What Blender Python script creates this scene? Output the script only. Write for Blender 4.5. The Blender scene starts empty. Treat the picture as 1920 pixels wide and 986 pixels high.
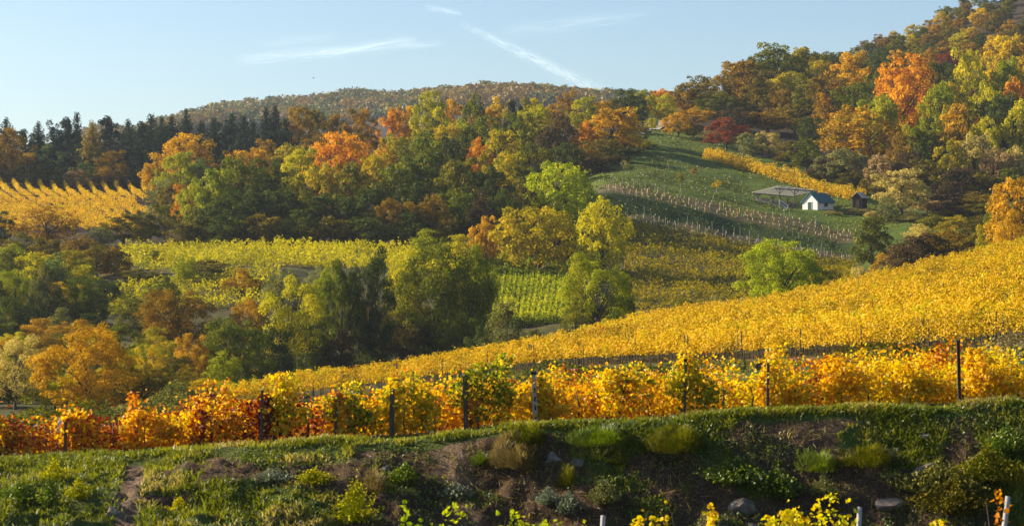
import bpy, math, random
import numpy as np
from mathutils import Vector, Matrix

R = math.radians
scene = bpy.context.scene
COL = scene.collection
F = 3840.0            # focal length in photo pixels (1920 wide)
CU, CV = 960.0, 493.0 # photo centre

# ------------------------------------------------------------------ camera
cam_d = bpy.data.cameras.new('camera')
cam_d.sensor_width = 36.0
cam_d.lens = 36.0 * F / 1920.0
cam_d.clip_start = 0.5
cam_d.clip_end = 20000
cam_d.dof.use_dof = True
cam_d.dof.focus_distance = 420
cam_d.dof.aperture_fstop = 3.2
cam = bpy.data.objects.new('camera', cam_d)
cam.location = (0, 0, 0)
cam.rotation_euler = (R(90), 0, 0)
COL.objects.link(cam)
scene.camera = cam

# ------------------------------------------------------------------ light
SUN_EL, SUN_AZ = 24.0, -72.0          # azimuth measured from +Y towards +X
sd = Vector((math.sin(R(SUN_AZ)) * math.cos(R(SUN_EL)), math.cos(R(SUN_AZ)) * math.cos(R(SUN_EL)), math.sin(R(SUN_EL))))
sun_l = bpy.data.lights.new('sun', 'SUN')
sun_l.energy = 5.0
sun_l.angle = R(0.5)
sun_l.color = (1.0, 0.86, 0.68)
sun = bpy.data.objects.new('sun', sun_l)
sun.rotation_euler = (-sd).to_track_quat('-Z', 'Y').to_euler()
sun.location = (-300, 100, 250)
COL.objects.link(sun)

scene.view_settings.view_transform = 'Standard'
scene.view_settings.look = 'None'
scene.view_settings.gamma = 1.0
scene.view_settings.exposure = 1.3
scene.cycles.max_bounces = 7
scene.cycles.diffuse_bounces = 2
scene.cycles.glossy_bounces = 1
scene.cycles.transmission_bounces = 4
scene.cycles.volume_bounces = 0
scene.cycles.transparent_max_bounces = 4
scene.cycles.caustics_reflective = False
scene.cycles.caustics_refractive = False
scene.cycles.use_denoising = True
scene.cycles.sample_clamp_indirect = 6.0

world = bpy.data.worlds.new('World')
scene.world = world
world.use_nodes = True


class NT:
    """tiny node-tree writer"""
    def __init__(self, nt):
        self.nt = nt
        nt.nodes.clear()

    def n(self, typ, **kw):
        nd = self.nt.nodes.new(typ)
        for k, v in kw.items():
            setattr(nd, k, v)
        return nd

    def link(self, a, b):
        self.nt.links.new(a, b)

    def val(self, sock, v):
        if hasattr(v, 'is_linked') or isinstance(v, bpy.types.NodeSocket):
            self.link(v, sock)
        else:
            sock.default_value = v

    def math(self, op, a, b=0.0, c=None, clamp=False):
        nd = self.n('ShaderNodeMath', operation=op, use_clamp=clamp)
        self.val(nd.inputs[0], a)
        self.val(nd.inputs[1], b)
        if c is not None:
            self.val(nd.inputs[2], c)
        return nd.outputs[0]

    def mix(self, f, a, b, blend='MIX'):
        nd = self.n('ShaderNodeMix', data_type='RGBA', blend_type=blend)
        self.val(nd.inputs[0], f)
        self.val(nd.inputs[6], a)
        self.val(nd.inputs[7], b)
        return nd.outputs[2]

    def ramp(self, f, stops, interp='LINEAR'):
        nd = self.n('ShaderNodeValToRGB')
        nd.color_ramp.interpolation = interp
        e = nd.color_ramp.elements
        while len(e) < len(stops):
            e.new(0.5)
        for el, (p, c) in zip(e, stops):
            el.position = p
            el.color = (*c, 1.0) if len(c) == 3 else c
        self.val(nd.inputs[0], f)
        return nd.outputs[0]

    def noise(self, scale, detail=4.0, rough=0.55, vec=None, dist=0.0):
        nd = self.n('ShaderNodeTexNoise')
        nd.inputs['Scale'].default_value = scale
        nd.inputs['Detail'].default_value = detail
        nd.inputs['Roughness'].default_value = rough
        nd.inputs['Distortion'].default_value = dist
        if vec is not None:
            self.link(vec, nd.inputs['Vector'])
        return nd.outputs['Fac']


def build_world():
    t = NT(world.node_tree)
    sky = t.n('ShaderNodeTexSky', sky_type='NISHITA')
    sky.sun_disc = False
    sky.sun_elevation = R(SUN_EL)
    sky.sun_rotation = R(SUN_AZ)
    sky.altitude = 250
    sky.air_density = 1.0
    sky.dust_density = 0.9
    sky.ozone_density = 3.2
    tc = t.n('ShaderNodeTexCoord')
    sep = t.n('ShaderNodeSeparateXYZ')
    t.link(tc.outputs['Generated'], sep.inputs[0])
    y = t.math('MAXIMUM', sep.outputs[1], 0.05)
    a = t.math('DIVIDE', sep.outputs[0], y)      # tangent of the bearing
    b = t.math('DIVIDE', sep.outputs[2], y)      # tangent of the height angle

    def streak(u0, v0, u1, v1, width, seed, grow=0.0, nscale=30.0, stretch=0.12, warp=0.4):
        a0, b0, a1, b1 = (u0 - CU) / F, (CV - v0) / F, (u1 - CU) / F, (CV - v1) / F
        L = math.hypot(a1 - a0, b1 - b0)
        dx, dy = (a1 - a0) / L, (b1 - b0) / L
        pa, pb = t.math('SUBTRACT', a, a0), t.math('SUBTRACT', b, b0)
        s = t.math('DIVIDE', t.math('ADD', t.math('MULTIPLY', pa, dx), t.math('MULTIPLY', pb, dy)), L)
        q = t.math('ADD', t.math('MULTIPLY', pa, -dy), t.math('MULTIPLY', pb, dx))
        cv = t.n('ShaderNodeCombineXYZ')
        t.link(t.math('MULTIPLY', s, L * nscale * stretch * 8), cv.inputs[0])
        t.link(t.math('MULTIPLY', q, nscale * 8), cv.inputs[1])
        cv.inputs[2].default_value = seed
        nz = t.noise(1.0, 6.0, 0.62, cv.outputs[0], 0.6)
        w = width / F
        q2 = t.math('ADD', q, t.math('MULTIPLY', t.math('SUBTRACT', nz, 0.5), w * warp * 2))
        wv = t.math('ADD', t.math('MULTIPLY', s, grow * w), w)
        g = t.math('DIVIDE', q2, wv)
        g = t.math('MULTIPLY', g, g)
        env = t.math('POWER', 2.718, t.math('MULTIPLY', g, -1.0))
        along = t.math('MULTIPLY', t.math('MULTIPLY', s, 4.0), t.math('SUBTRACT', 1.0, s), clamp=True)
        along = t.math('POWER', t.math('MAXIMUM', along, 0.0), 0.7)
        dens = t.math('MULTIPLY', t.math('MULTIPLY', env, along), t.math('MULTIPLY_ADD', nz, 3.4, -1.15, clamp=True))
        return dens

    c = t.math('MULTIPLY', streak(860, 42, 1150, 182, 6, 1.0, 0.5, 110, 0.22, 0.9), 1.1)
    for (q0, q1, q2, q3, ww, sd_, am) in ((440, 114, 650, 92, 9, 4.0, 0.75), (590, 104, 785, 73, 8, 5.5, 1.0), (690, 92, 840, 80, 5, 6.3, 0.6), (480, 84, 640, 66, 7, 8.1, 0.3)):
        c = t.math('ADD', c, t.math('MULTIPLY', streak(q0, q1, q2, q3, ww, sd_, 0.0, 130, 0.06, 1.0), am))
    c = t.math('ADD', c, t.math('MULTIPLY', streak(795, 13, 868, 27, 4.5, 7.0, 0.0, 150, 0.12, 0.9), 1.0))
    c = t.math('ADD', c, t.math('MULTIPLY', streak(930, 60, 1230, 24, 11, 9.0, 0.0, 140, 0.05, 1.5), 0.5))
    cover = t.math('MULTIPLY', c, 1.25, clamp=True)
    bright = t.mix(1.0, sky.outputs[0], (1.55, 1.36, 1.24, 1), 'MULTIPLY')
    col = t.mix(cover, sky.outputs[0], bright)
    bg = t.n('ShaderNodeBackground')
    t.link(col, bg.inputs[0])
    bg.inputs[1].default_value = 0.066
    out = t.n('ShaderNodeOutputWorld')
    t.link(bg.outputs[0], out.inputs[0])


build_world()

# ------------------------------------------------------------------ helpers
def smooth_noise(x, y, seed=0):
    xi, yi = np.floor(x).astype(np.int64), np.floor(y).astype(np.int64)
    fx, fy = x - xi, y - yi
    fx, fy = fx * fx * (3 - 2 * fx), fy * fy * (3 - 2 * fy)

    def h(a, b):
        n = (a * 374761393 + b * 668265263 + seed * 974634541) & 0x7fffffff
        n = ((n ^ (n >> 13)) * 1274126177) & 0x7fffffff
        n = (n ^ (n >> 16)) & 0xffffff
        return n / float(0xffffff)
    return ((h(xi, yi) * (1 - fx) + h(xi + 1, yi) * fx) * (1 - fy)
            + (h(xi, yi + 1) * (1 - fx) + h(xi + 1, yi + 1) * fx) * fy)


def fbm(x, y, seed=0, octs=4, gain=0.5):
    s = np.zeros_like(np.asarray(x, float) + np.asarray(y, float))
    amp, tot = 1.0, 0.0
    for k in range(octs):
        s = s + amp * smooth_noise(np.asarray(x) * 2 ** k + 17.3 * k, np.asarray(y) * 2 ** k - 9.1 * k, seed + k)
        tot += amp
        amp *= gain
    return s / tot


def mesh_from(name, V, Fq, mat=None, tint=None, smooth=False, face_col=None):
    """V (n,3); Fq (m,k) all faces with the same number of corners"""
    V = np.asarray(V, np.float32)
    Fq = np.asarray(Fq, np.int32)
    me = bpy.data.meshes.new(name)
    m, k = Fq.shape
    me.vertices.add(len(V))
    me.vertices.foreach_set('co', V.ravel())
    me.loops.add(m * k)
    me.loops.foreach_set('vertex_index', Fq.ravel())
    me.polygons.add(m)
    me.polygons.foreach_set('loop_start', np.arange(0, m * k, k, dtype=np.int32))
    me.polygons.foreach_set('loop_total', np.full(m, k, np.int32))
    if smooth:
        me.polygons.foreach_set('use_smooth', np.ones(m, bool))
    if tint is not None:
        at = me.attributes.new('tint', 'FLOAT', 'FACE')
        at.data.foreach_set('value', np.asarray(tint, np.float32))
    if face_col is not None:
        at = me.attributes.new('leaf_colour', 'FLOAT_COLOR', 'FACE')
        fc = np.ones((m, 4), np.float32)
        fc[:, :3] = face_col
        at.data.foreach_set('color', fc.ravel())
    if mat is not None:
        me.materials.append(mat)
    me.update(calc_edges=True)
    return me


def link(name, me, parent=None, loc=None):
    o = bpy.data.objects.new(name, me)
    COL.objects.link(o)
    if parent is not None:
        o.parent = parent
    if loc is not None:
        o.location = loc
    return o


def tag(o, label=None, cat=None, group=None, kind=None):
    if label: o['label'] = label
    if cat: o['category'] = cat
    if group: o['group'] = group
    if kind: o['kind'] = kind
    return o


def empty(name, loc, rz=0.0, label=None, cat=None, group=None):
    o = bpy.data.objects.new(name, None)
    o.empty_display_size = 0.5
    COL.objects.link(o)
    o.location = loc
    o.rotation_euler = (0, 0, rz)
    return tag(o, label, cat, group)


def leaf_quads(C, N, size, aspect, rng):
    """diamond shaped leaves. C,N (n,3), size (n)"""
    n = len(C)
    N = N / (np.linalg.norm(N, axis=1, keepdims=True) + 1e-9)
    r = rng.normal(size=(n, 3))
    T = r - (r * N).sum(1, keepdims=True) * N
    T /= (np.linalg.norm(T, axis=1, keepdims=True) + 1e-9)
    B = np.cross(N, T)
    s = size[:, None]
    a = s * aspect
    V = np.stack([C - T * s, C + B * a - T * s * 0.15, C + T * s, C - B * a - T * s * 0.15], 1).reshape(-1, 3)
    return V, np.arange(4 * n, dtype=np.int32).reshape(n, 4)


def folded_leaves(C, N, size, rng, width=0.55):
    """broad leaf folded on its midrib: two quads each, for near foliage"""
    n = len(C)
    N = N / (np.linalg.norm(N, axis=1, keepdims=True) + 1e-9)
    r = rng.normal(size=(n, 3))
    T = r - (r * N).sum(1, keepdims=True) * N
    T /= (np.linalg.norm(T, axis=1, keepdims=True) + 1e-9)
    B = np.cross(N, T)
    s = size[:, None]
    up = N * s * 0.22
    tip, base = C + T * s * 0.6 - N * s * 0.12, C - T * s * 0.5
    l1, l2 = C + B * s * width - T * s * 0.28 + up, C + B * s * width * 0.8 + T * s * 0.28 + up
    r1, r2 = C - B * s * width - T * s * 0.28 + up, C - B * s * width * 0.8 + T * s * 0.28 + up
    V = np.stack([base, tip, l1, l2, r1, r2], 1).reshape(-1, 3)
    k = np.arange(n, dtype=np.int32)[:, None] * 6
    Fq = np.concatenate([k + np.array([[0, 2, 3, 1]]), k + np.array([[0, 1, 5, 4]])], 1).reshape(-1, 4)
    return V, Fq


class Mesh:
    """collects boxes, tubes, prisms of plain verts and quads/tris"""
    def __init__(self):
        self.v, self.f = [], []

    def add(self, vs, fs):
        o = len(self.v)
        self.v += [tuple(p) for p in vs]
        self.f += [tuple(i + o for i in f) for f in fs]
        return self

    def box(self, c, s, rz=0.0, m=None):
        hx, hy, hz = s[0] / 2, s[1] / 2, s[2] / 2
        pts = [Vector((x * hx, y * hy, z * hz)) for z in (-1, 1) for y in (-1, 1) for x in (-1, 1)]
        M = Matrix.Rotation(rz, 3, 'Z')
        pts = [M @ p + Vector(c) for p in pts]
        return self.add(pts, [(0, 2, 3, 1), (4, 5, 7, 6), (0, 1, 5, 4), (2, 6, 7, 3), (0, 4, 6, 2), (1, 3, 7, 5)])

    def bar(self, p, q, w, h=None):
        """square bar from p to q"""
        p, q = Vector(p), Vector(q)
        h = h or w
        d = (q - p).normalized()
        up = Vector((0, 0, 1)) if abs(d.z) < 0.95 else Vector((0, 1, 0))
        s = d.cross(up).normalized() * (w / 2)
        t = s.cross(d).normalized() * (h / 2)
        pts = [p - s - t, p + s - t, p + s + t, p - s + t, q - s - t, q + s - t, q + s + t, q - s + t]
        return self.add(pts, [(3, 2, 1, 0), (4, 5, 6, 7), (0, 1, 5, 4), (1, 2, 6, 5), (2, 3, 7, 6), (3, 0, 4, 7)])

    def tube(self, pts, rad, seg=7, cap=True):
        pts = [Vector(p) for p in pts]
        ring0 = len(self.v)
        n = len(pts)
        for i, p in enumerate(pts):
            d = (pts[min(i + 1, n - 1)] - pts[max(i - 1, 0)]).normalized()
            up = Vector((0, 0, 1)) if abs(d.z) < 0.9 else Vector((1, 0, 0))
            s = d.cross(up).normalized()
            t = s.cross(d).normalized()
            for k in range(seg):
                a = 2 * math.pi * k / seg
                self.v.append(tuple(p + (s * math.cos(a) + t * math.sin(a)) * rad[i]))
        for i in range(n - 1):
            for k in range(seg):
                a, b = ring0 + i * seg + k, ring0 + i * seg + (k + 1) % seg
                self.f.append((a, b, b + seg, a + seg))
        if cap:
            self.f.append(tuple(ring0 + (n - 1) * seg + k for k in range(seg)))
            self.f.append(tuple(ring0 + k for k in reversed(range(seg))))
        return self

    def mesh(self, name, mat, smooth=False):
        me = bpy.data.meshes.new(name)
        me.from_pydata(self.v, [], self.f)
        me.materials.append(mat)
        if smooth:
            me.polygons.foreach_set('use_smooth', np.ones(len(me.polygons), bool))
        me.update()
        return me

    def build(self, name, mat, parent=None, loc=None, smooth=False):
        return link(name, self.mesh(name, mat, smooth), parent, loc)


# ------------------------------------------------------------------ materials
MATS = {}


def leaf_shader(t, colour, trans=0.45, gloss=0.03, rough=0.5):
    dif = t.n('ShaderNodeBsdfDiffuse')
    tra = t.n('ShaderNodeBsdfTranslucent')
    t.link(colour, dif.inputs[0])
    hs = t.n('ShaderNodeHueSaturation')
    hs.inputs['Saturation'].default_value = 1.1
    hs.inputs['Value'].default_value = 1.15
    t.link(colour, hs.inputs['Color'])
    t.link(hs.outputs[0], tra.inputs[0])
    mx = t.n('ShaderNodeMixShader')
    mx.inputs[0].default_value = trans
    t.link(dif.outputs[0], mx.inputs[1])
    t.link(tra.outputs[0], mx.inputs[2])
    gl = t.n('ShaderNodeBsdfGlossy')
    gl.inputs['Roughness'].default_value = rough
    gl.inputs[0].default_value = (1, 1, 1, 1)
    m2 = t.n('ShaderNodeMixShader')
    m2.inputs[0].default_value = gloss
    t.link(mx.outputs[0], m2.inputs[1])
    t.link(gl.outputs[0], m2.inputs[2])
    out = t.n('ShaderNodeOutputMaterial')
    t.link(m2.outputs[0], out.inputs[0])


def foliage(name, stops, trans=0.45, nscale=2.2, namp=0.7, jitter=0.06, gloss=0.03):
    """leaf colours spread over a ramp by leaf, by bough and by tree"""
    m = bpy.data.materials.new('foliage_' + name)
    m.use_nodes = True
    t = NT(m.node_tree)
    at = t.n('ShaderNodeAttribute', attribute_name='tint')
    tc = t.n('ShaderNodeTexCoord')
    oi = t.n('ShaderNodeObjectInfo')
    vadd = t.n('ShaderNodeVectorMath', operation='ADD')
    t.link(tc.outputs['Object'], vadd.inputs[0])
    sc = t.n('ShaderNodeVectorMath', operation='SCALE')
    cv = t.n('ShaderNodeCombineXYZ')
    for i in range(3):
        t.link(oi.outputs['Random'], cv.inputs[i])
    t.link(cv.outputs[0], sc.inputs[0])
    sc.inputs['Scale'].default_value = 37.0
    t.link(sc.outputs[0], vadd.inputs[1])
    nz = t.noise(nscale, 3.0, 0.6, vadd.outputs[0])
    f = t.math('ADD', at.outputs['Fac'], t.math('MULTIPLY', t.math('SUBTRACT', nz, 0.5), namp))
    f = t.math('ADD', f, t.math('MULTIPLY', t.math('SUBTRACT', oi.outputs['Random'], 0.5), jitter * 3), clamp=True)
    c = t.ramp(f, stops)
    leaf_shader(t, c, trans, gloss)
    MATS[name] = m
    return m


def plain(name, stops, scale=6.0, rough=0.85, detail=5.0, stretch=None, bump=0.0, metal=0.0, spec=0.3):
    m = bpy.data.materials.new(name)
    m.use_nodes = True
    t = NT(m.node_tree)
    tc = t.n('ShaderNodeTexCoord')
    v = tc.outputs['Object']
    if stretch:
        mp = t.n('ShaderNodeMapping')
        mp.inputs['Scale'].default_value = stretch
        t.link(v, mp.inputs[0])
        v = mp.outputs[0]
    nz = t.noise(scale, detail, 0.6, v)
    c = t.ramp(t.math('MULTIPLY_ADD', nz, 1.8, -0.4, clamp=True), stops)
    b = t.n('ShaderNodeBsdfPrincipled')
    t.link(c, b.inputs['Base Color'])
    b.inputs['Roughness'].default_value = rough
    b.inputs['Metallic'].default_value = metal
    b.inputs['Specular IOR Level'].default_value = spec
    if bump:
        bp = t.n('ShaderNodeBump')
        bp.inputs['Strength'].default_value = bump
        t.link(nz, bp.inputs['Height'])
        t.link(bp.outputs[0], b.inputs['Normal'])
    out = t.n('ShaderNodeOutputMaterial')
    t.link(b.outputs[0], out.inputs[0])
    MATS[name] = m
    return m


def attr_leaf(name, trans=0.4, gloss=0.02):
    m = bpy.data.materials.new(name)
    m.use_nodes = True
    t = NT(m.node_tree)
    at = t.n('ShaderNodeAttribute', attribute_name='leaf_colour')
    leaf_shader(t, at.outputs['Color'], trans, gloss)
    MATS[name] = m
    return m


# palettes: leaf reflectance
P = {
 'green':       [(0, (.052, .070, .009)), (.5, (.105, .125, .011)), (1, (.22, .21, .014))],
 'dark_green':  [(0, (.030, .046, .010)), (.5, (.056, .078, .013)), (1, (.12, .13, .018))],
 'blue_green':  [(0, (.040, .066, .022)), (.5, (.080, .115, .030)), (1, (.17, .19, .036))],
 'conifer':     [(0, (.014, .028, .018)), (.5, (.025, .045, .029)), (1, (.048, .070, .036))],
 'larch':       [(0, (.09, .07, .020)), (.5, (.17, .13, .03)), (1, (.26, .19, .05))],
 'yellow_green':[(0, (.12, .14, .008)), (.5, (.38, .34, .010)), (1, (.52, .43, .016))],
 'bright_green':[(0, (.12, .145, .006)), (.5, (.235, .25, .008)), (1, (.38, .35, .012))],
 'sun_green':   [(0, (.13, .16, .006)), (.5, (.27, .30, .008)), (1, (.42, .40, .012))],
 'olive':       [(0, (.050, .060, .009)), (.5, (.11, .118, .012)), (1, (.27, .21, .022))],
 'brown_olive': [(0, (.052, .052, .010)), (.5, (.125, .105, .014)), (1, (.29, .19, .024))],
 'gold_green':  [(0, (.12, .12, .010)), (.45, (.28, .24, .012)), (1, (.54, .38, .018))],
 'gold':        [(0, (.17, .16, .012)), (.5, (.46, .31, .014)), (1, (.64, .44, .026))],
 'gold_orange': [(0, (.13, .12, .012)), (.3, (.28, .17, .012)), (.55, (.46, .25, .012)), (1, (.64, .39, .018))],
 'orange':      [(0, (.18, .13, .012)), (.3, (.40, .17, .010)), (.55, (.54, .23, .010)), (1, (.66, .36, .016))],
 'rust':        [(0, (.10, .085, .012)), (.5, (.27, .145, .014)), (1, (.46, .25, .020))],
 'rust_brown':  [(0, (.080, .060, .012)), (.5, (.21, .125, .014)), (1, (.34, .21, .024))],
 'red':         [(0, (.09, .035, .020)), (.5, (.22, .055, .028)), (1, (.40, .11, .035))],
 'dark_brown':  [(0, (.036, .026, .014)), (.5, (.070, .048, .020)), (1, (.14, .09, .030))],
 'tan':         [(0, (.20, .16, .055)), (.5, (.36, .29, .085)), (1, (.52, .42, .12))],
 'pink_tan':    [(0, (.15, .10, .045)), (.5, (.27, .18, .075)), (1, (.42, .29, .11))],
 'grey_green':  [(0, (.080, .085, .030)), (.5, (.155, .155, .050)), (1, (.28, .27, .075))],
 'ivy':         [(0, (.026, .034, .010)), (.5, (.066, .070, .018)), (1, (.21, .18, .045))],
 'vine_gold':   [(0, (.34, .055, .012)), (.06, (.48, .20, .012)), (.07, (.50, .18, .010)), (.16, (.20, .17, .012)), (.34, (.38, .27, .012)), (.52, (.63, .38, .010)), (.84, (.72, .48, .014)), (1, (.42, .38, .016)), (.4, (.66, .44, .012)), (.82, (.74, .53, .022)), (1, (.46, .46, .020))],
 'vine_near':   [(0, (.13, .022, .012)), (.12, (.32, .070, .012)), (.24, (.56, .19, .010)), (.42, (.72, .40, .014)), (.74, (.74, .53, .022)), (.88, (.34, .36, .016)), (1, (.12, .15, .014))],
 'vine_lime':   [(0, (.22, .19, .016)), (.4, (.46, .41, .022)), (.75, (.66, .55, .034)), (1, (.42, .44, .026))],
 'vine_green':  [(0, (.10, .13, .014)), (.5, (.22, .27, .020)), (1, (.44, .41, .028))],
 'vine_brown':  [(0, (.08, .075, .014)), (.4, (.17, .15, .018)), (.75, (.42, .30, .018)), (1, (.18, .20, .018))],
 'vine_front':  [(0, (.52, .16, .014)), (.2, (.66, .42, .016)), (.6, (.58, .55, .016)), (1, (.28, .36, .018))],
 'weed':        [(0, (.045, .075, .010)), (.5, (.10, .145, .014)), (1, (.26, .29, .024))],
 'silver':      [(0, (.13, .16, .09)), (.5, (.22, .25, .15)), (1, (.32, .34, .20))],
 'grass':       [(0, (.070, .085, .008)), (.45, (.16, .185, .010)), (.75, (.28, .28, .020)), (1, (.40, .32, .09))],
 'dry_grass':   [(0, (.11, .085, .030)), (.5, (.22, .165, .055)), (1, (.40, .31, .12))],
}
def boost(c, k):
    m = sum(c) / 3
    return tuple(max(0.004, min(0.82, (m + (x - m) * 1.06) * k)) for x in c)


GAIN = {'conifer': 1.0, 'dark_green': 1.05, 'green': 1.12, 'bright_green': 1.2, 'gold_green': 1.12, 'gold': 1.2, 'orange': 1.2, 'gold_orange': 1.12, 'yellow_green': 1.22, 'rust': 1.15, 'rust_brown': 1.15, 'olive': 1.15, 'brown_olive': 1.1, 'red': 0.95, 'dark_brown': 1.15, 'ivy': 1.7, 'grass': 0.95, 'dry_grass': 1.0, 'weed': 1.1, 'silver': 0.8, 'vine_gold': 1.0, 'vine_near': 1.0, 'vine_front': 1.05, 'vine_brown': 1.0, 'vine_lime': 1.05, 'vine_green': 1.1}
for nm in P:
    P[nm] = [(p_, boost(c_, GAIN.get(nm, 1.35))) for p_, c_ in P[nm]]
for nm, st in P.items():
    if nm == 'vine_near':
        foliage(nm, st, 0.5, 0.35, 0.45, 0.06, 0.02)
    elif nm.startswith('vine'):
        foliage(nm, st, 0.40, 0.25, 0.40, 0.03, 0.008)
    elif nm in ('grass', 'dry_grass', 'weed', 'silver'):
        foliage(nm, st, 0.45, 0.6, 0.5, 0.02)
    elif nm == 'conifer':
        foliage(nm, st, 0.15, 2.2, 0.5, 0.1, 0.006)
    else:
        foliage(nm, st, 0.36, 2.1, 1.05, 0.10, 0.006)
attr_leaf('far_leaves', 0.3)
plain('bark', [(0, (.035, .027, .02)), (1, (.13, .10, .075))], 9, 0.9, stretch=(1, 1, .3))
plain('pale_bark', [(0, (.16, .14, .11)), (1, (.36, .31, .25))], 9, 0.9, stretch=(1, 1, .3))
plain('weathered_wood', [(0, (.035, .028, .022)), (1, (.14, .115, .09))], 6, 0.85, stretch=(3, 3, .5), bump=0.3)
plain('dark_wood', [(0, (.012, .010, .009)), (1, (.045, .035, .028))], 5, 0.8, stretch=(5, 5, .4))
plain('pale_wood', [(0, (.40, .34, .28)), (1, (.66, .58, .49))], 5, 0.8, stretch=(1, 5, 1))
plain('grey_post', [(0, (.22, .21, .20)), (1, (.50, .47, .43))], 5, 0.8, stretch=(3, 3, .4))
plain('whitewash', [(0, (.62, .59, .54)), (1, (.82, .80, .76))], 1.6, 0.9)
plain('green_roof', [(0, (.03, .115, .115)), (1, (.05, .17, .165))], 2.0, 0.45, spec=0.5)
plain('green_paint', [(0, (.012, .04, .032)), (1, (.02, .06, .05))], 3, 0.5)
plain('dark_glass', [(0, (.012, .014, .016)), (1, (.03, .034, .036))], 2, 0.15, spec=0.5)
plain('shelter_plastic', [(0, (.46, .25, .13)), (1, (.70, .46, .28))], 3, 0.6)
plain('shelter_grey', [(0, (.38, .28, .22)), (1, (.58, .46, .38))], 3, 0.6)
plain('stone', [(0, (.075, .058, .045)), (.5, (.17, .14, .112)), (1, (.33, .29, .24))], 3.5, 0.9, bump=0.6)
plain('wall_stone', [(0, (.05, .038, .03)), (1, (.17, .135, .11))], 3.0, 0.95, bump=0.8)
plain('white_cloth', [(0, (.62, .55, .50)), (1, (.8, .76, .72))], 4, 0.9)
plain('black_feather', [(0, (.012, .012, .012)), (1, (.03, .03, .03))], 4, 0.8)

# ------------------------------------------------------------------ terrain
# knots of the ground profile from near to far; each: {photo column: (distance, photo row of the ground)}
def zz(d, z):  # row that shows height z at distance d
    return CV - z * F / d


K = []
K.append({0: (-60, 'z', -1.9)})
K.append({0: (2, 'z', -2.0)})
K.append({0: (22, 'z', -4.8)})
K.append({0: (42, 'z', -7.4)})
K.append({-800: (48.5, 1130), 0: (48.5, 1130), 450: (50, 1120), 850: (55, 1085), 1300: (55.8, 1085), 1920: (55.5, 1075), 2600: (55, 1070)})   # bank foot
K.append({-800: (60.5, 890), 0: (60.5, 866), 200: (60.5, 857), 400: (60.5, 841), 600: (60.5, 828), 780: (60.5, 822), 880: (60.5, 812),
          960: (60.5, 800), 1100: (60.5, 795), 1300: (60.5, 786), 1400: (60.5, 777), 1600: (60.5, 769), 1800: (60.5, 762), 1920: (60.5, 752), 2600: (60.5, 725)})
K.append({-800: (63, 885), 0: (63, 858), 200: (63, 849), 400: (63, 834), 600: (63, 821), 780: (63, 815), 880: (63, 805),
          960: (63, 794), 1100: (63, 789), 1300: (63, 780), 1400: (63, 771), 1600: (63, 763), 1800: (63, 756), 1920: (63, 746), 2600: (63, 720)})
K.append({-800: (80, 880), 0: (80, 866), 250: (80, 855), 500: (80, 830), 750: (80, 812), 1000: (80, 797), 1200: (80, 786), 1400: (80, 775), 1600: (80, 765), 1800: (80, 752), 1920: (80, 742), 2600: (80, 700)})
# foot of the ivy bank
K.append({-800: (120, 860), 0: (130, 850), 250: (145, 830), 430: (165, 800), 500: (168, 795), 750: (160, 775), 1000: (146, 758), 1200: (136, 748), 1400: (127, 738), 1600: (118, 728), 1800: (111, 716), 1920: (107, 706), 2600: (100, 660)})
# lower edge of the golden vineyard
K.append({-800: (150, 850), 0: (150, 825), 250: (165, 795), 430: (180, 768), 500: (180, 757), 750: (172, 722), 1000: (158, 690), 1200: (148, 681), 1400: (138, 676), 1600: (129, 669), 1800: (121, 657), 1920: (117, 647), 2600: (105, 600)})
K.append({-800: (175, 840), 0: (172, 800), 250: (178, 790), 430: (188, 760), 500: (195, 749), 750: (202, 717), 1000: (202, 676), 1200: (202, 642), 1400: (205, 617), 1600: (205, 585), 1800: (205, 550), 1920: (205, 528), 2600: (200, 440)})
# crest of the golden vineyard
K.append({-800: (195, 830), 0: (195, 775), 250: (195, 782), 430: (205, 756), 500: (210, 742), 750: (230, 712), 1000: (240, 664), 1100: (245, 640), 1200: (250, 614), 1400: (265, 586), 1600: (275, 544), 1800: (285, 496), 1920: (290, 468), 2600: (300, 330)})
# valley behind it
K.append({-800: (250, 760), 0: (250, 728), 250: (255, 728), 500: (268, 738), 750: (285, 735), 1000: (295, 704), 1200: (302, 660), 1400: (315, 622), 1600: (322, 590), 1800: (330, 545), 1920: (335, 515), 2600: (345, 400)})
K.append({-800: (320, 640), 0: (325, 632), 250: (330, 615), 500: (335, 608), 750: (335, 622), 890: (332, 618), 1060: (332, 612), 1200: (338, 592), 1400: (350, 570), 1600: (368, 545), 1800: (375, 505), 1920: (378, 480), 2600: (390, 380)})
K.append({-800: (370, 540), 0: (372, 535), 180: (372, 530), 500: (372, 505), 750: (372, 512), 1000: (372, 550), 1200: (388, 522), 1400: (395, 520), 1600: (400, 522), 1800: (410, 478), 1920: (410, 452), 2600: (420, 350)})
# lower strip of young vines: front edge
K.append({-800: (425, 480), 0: (425, 478), 230: (415, 468), 500: (408, 462), 760: (408, 466), 900: (415, 480), 1060: (430, 482), 1180: (450, 418), 1300: (450, 440), 1400: (450, 462), 1600: (445, 502), 1800: (440, 452), 1920: (440, 428), 2600: (450, 330)})
K.append({-800: (440, 470), 0: (440, 464), 230: (430, 460), 500: (425, 457), 760: (425, 460), 900: (430, 470), 1060: (440, 470), 1180: (457, 398), 1300: (457, 422), 1400: (457, 443), 1600: (452, 482), 1800: (448, 445), 1920: (448, 420), 2600: (460, 320)})
K.append({-800: (455, 460), 0: (455, 452), 230: (445, 452), 500: (440, 448), 760: (440, 452), 900: (445, 460), 1060: (455, 400), 1120: (463, 356), 1180: (463, 366), 1300: (463, 392), 1400: (463, 416), 1600: (458, 458), 1700: (458, 440), 1800: (456, 440), 1920: (456, 412), 2600: (470, 310)})
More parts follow.
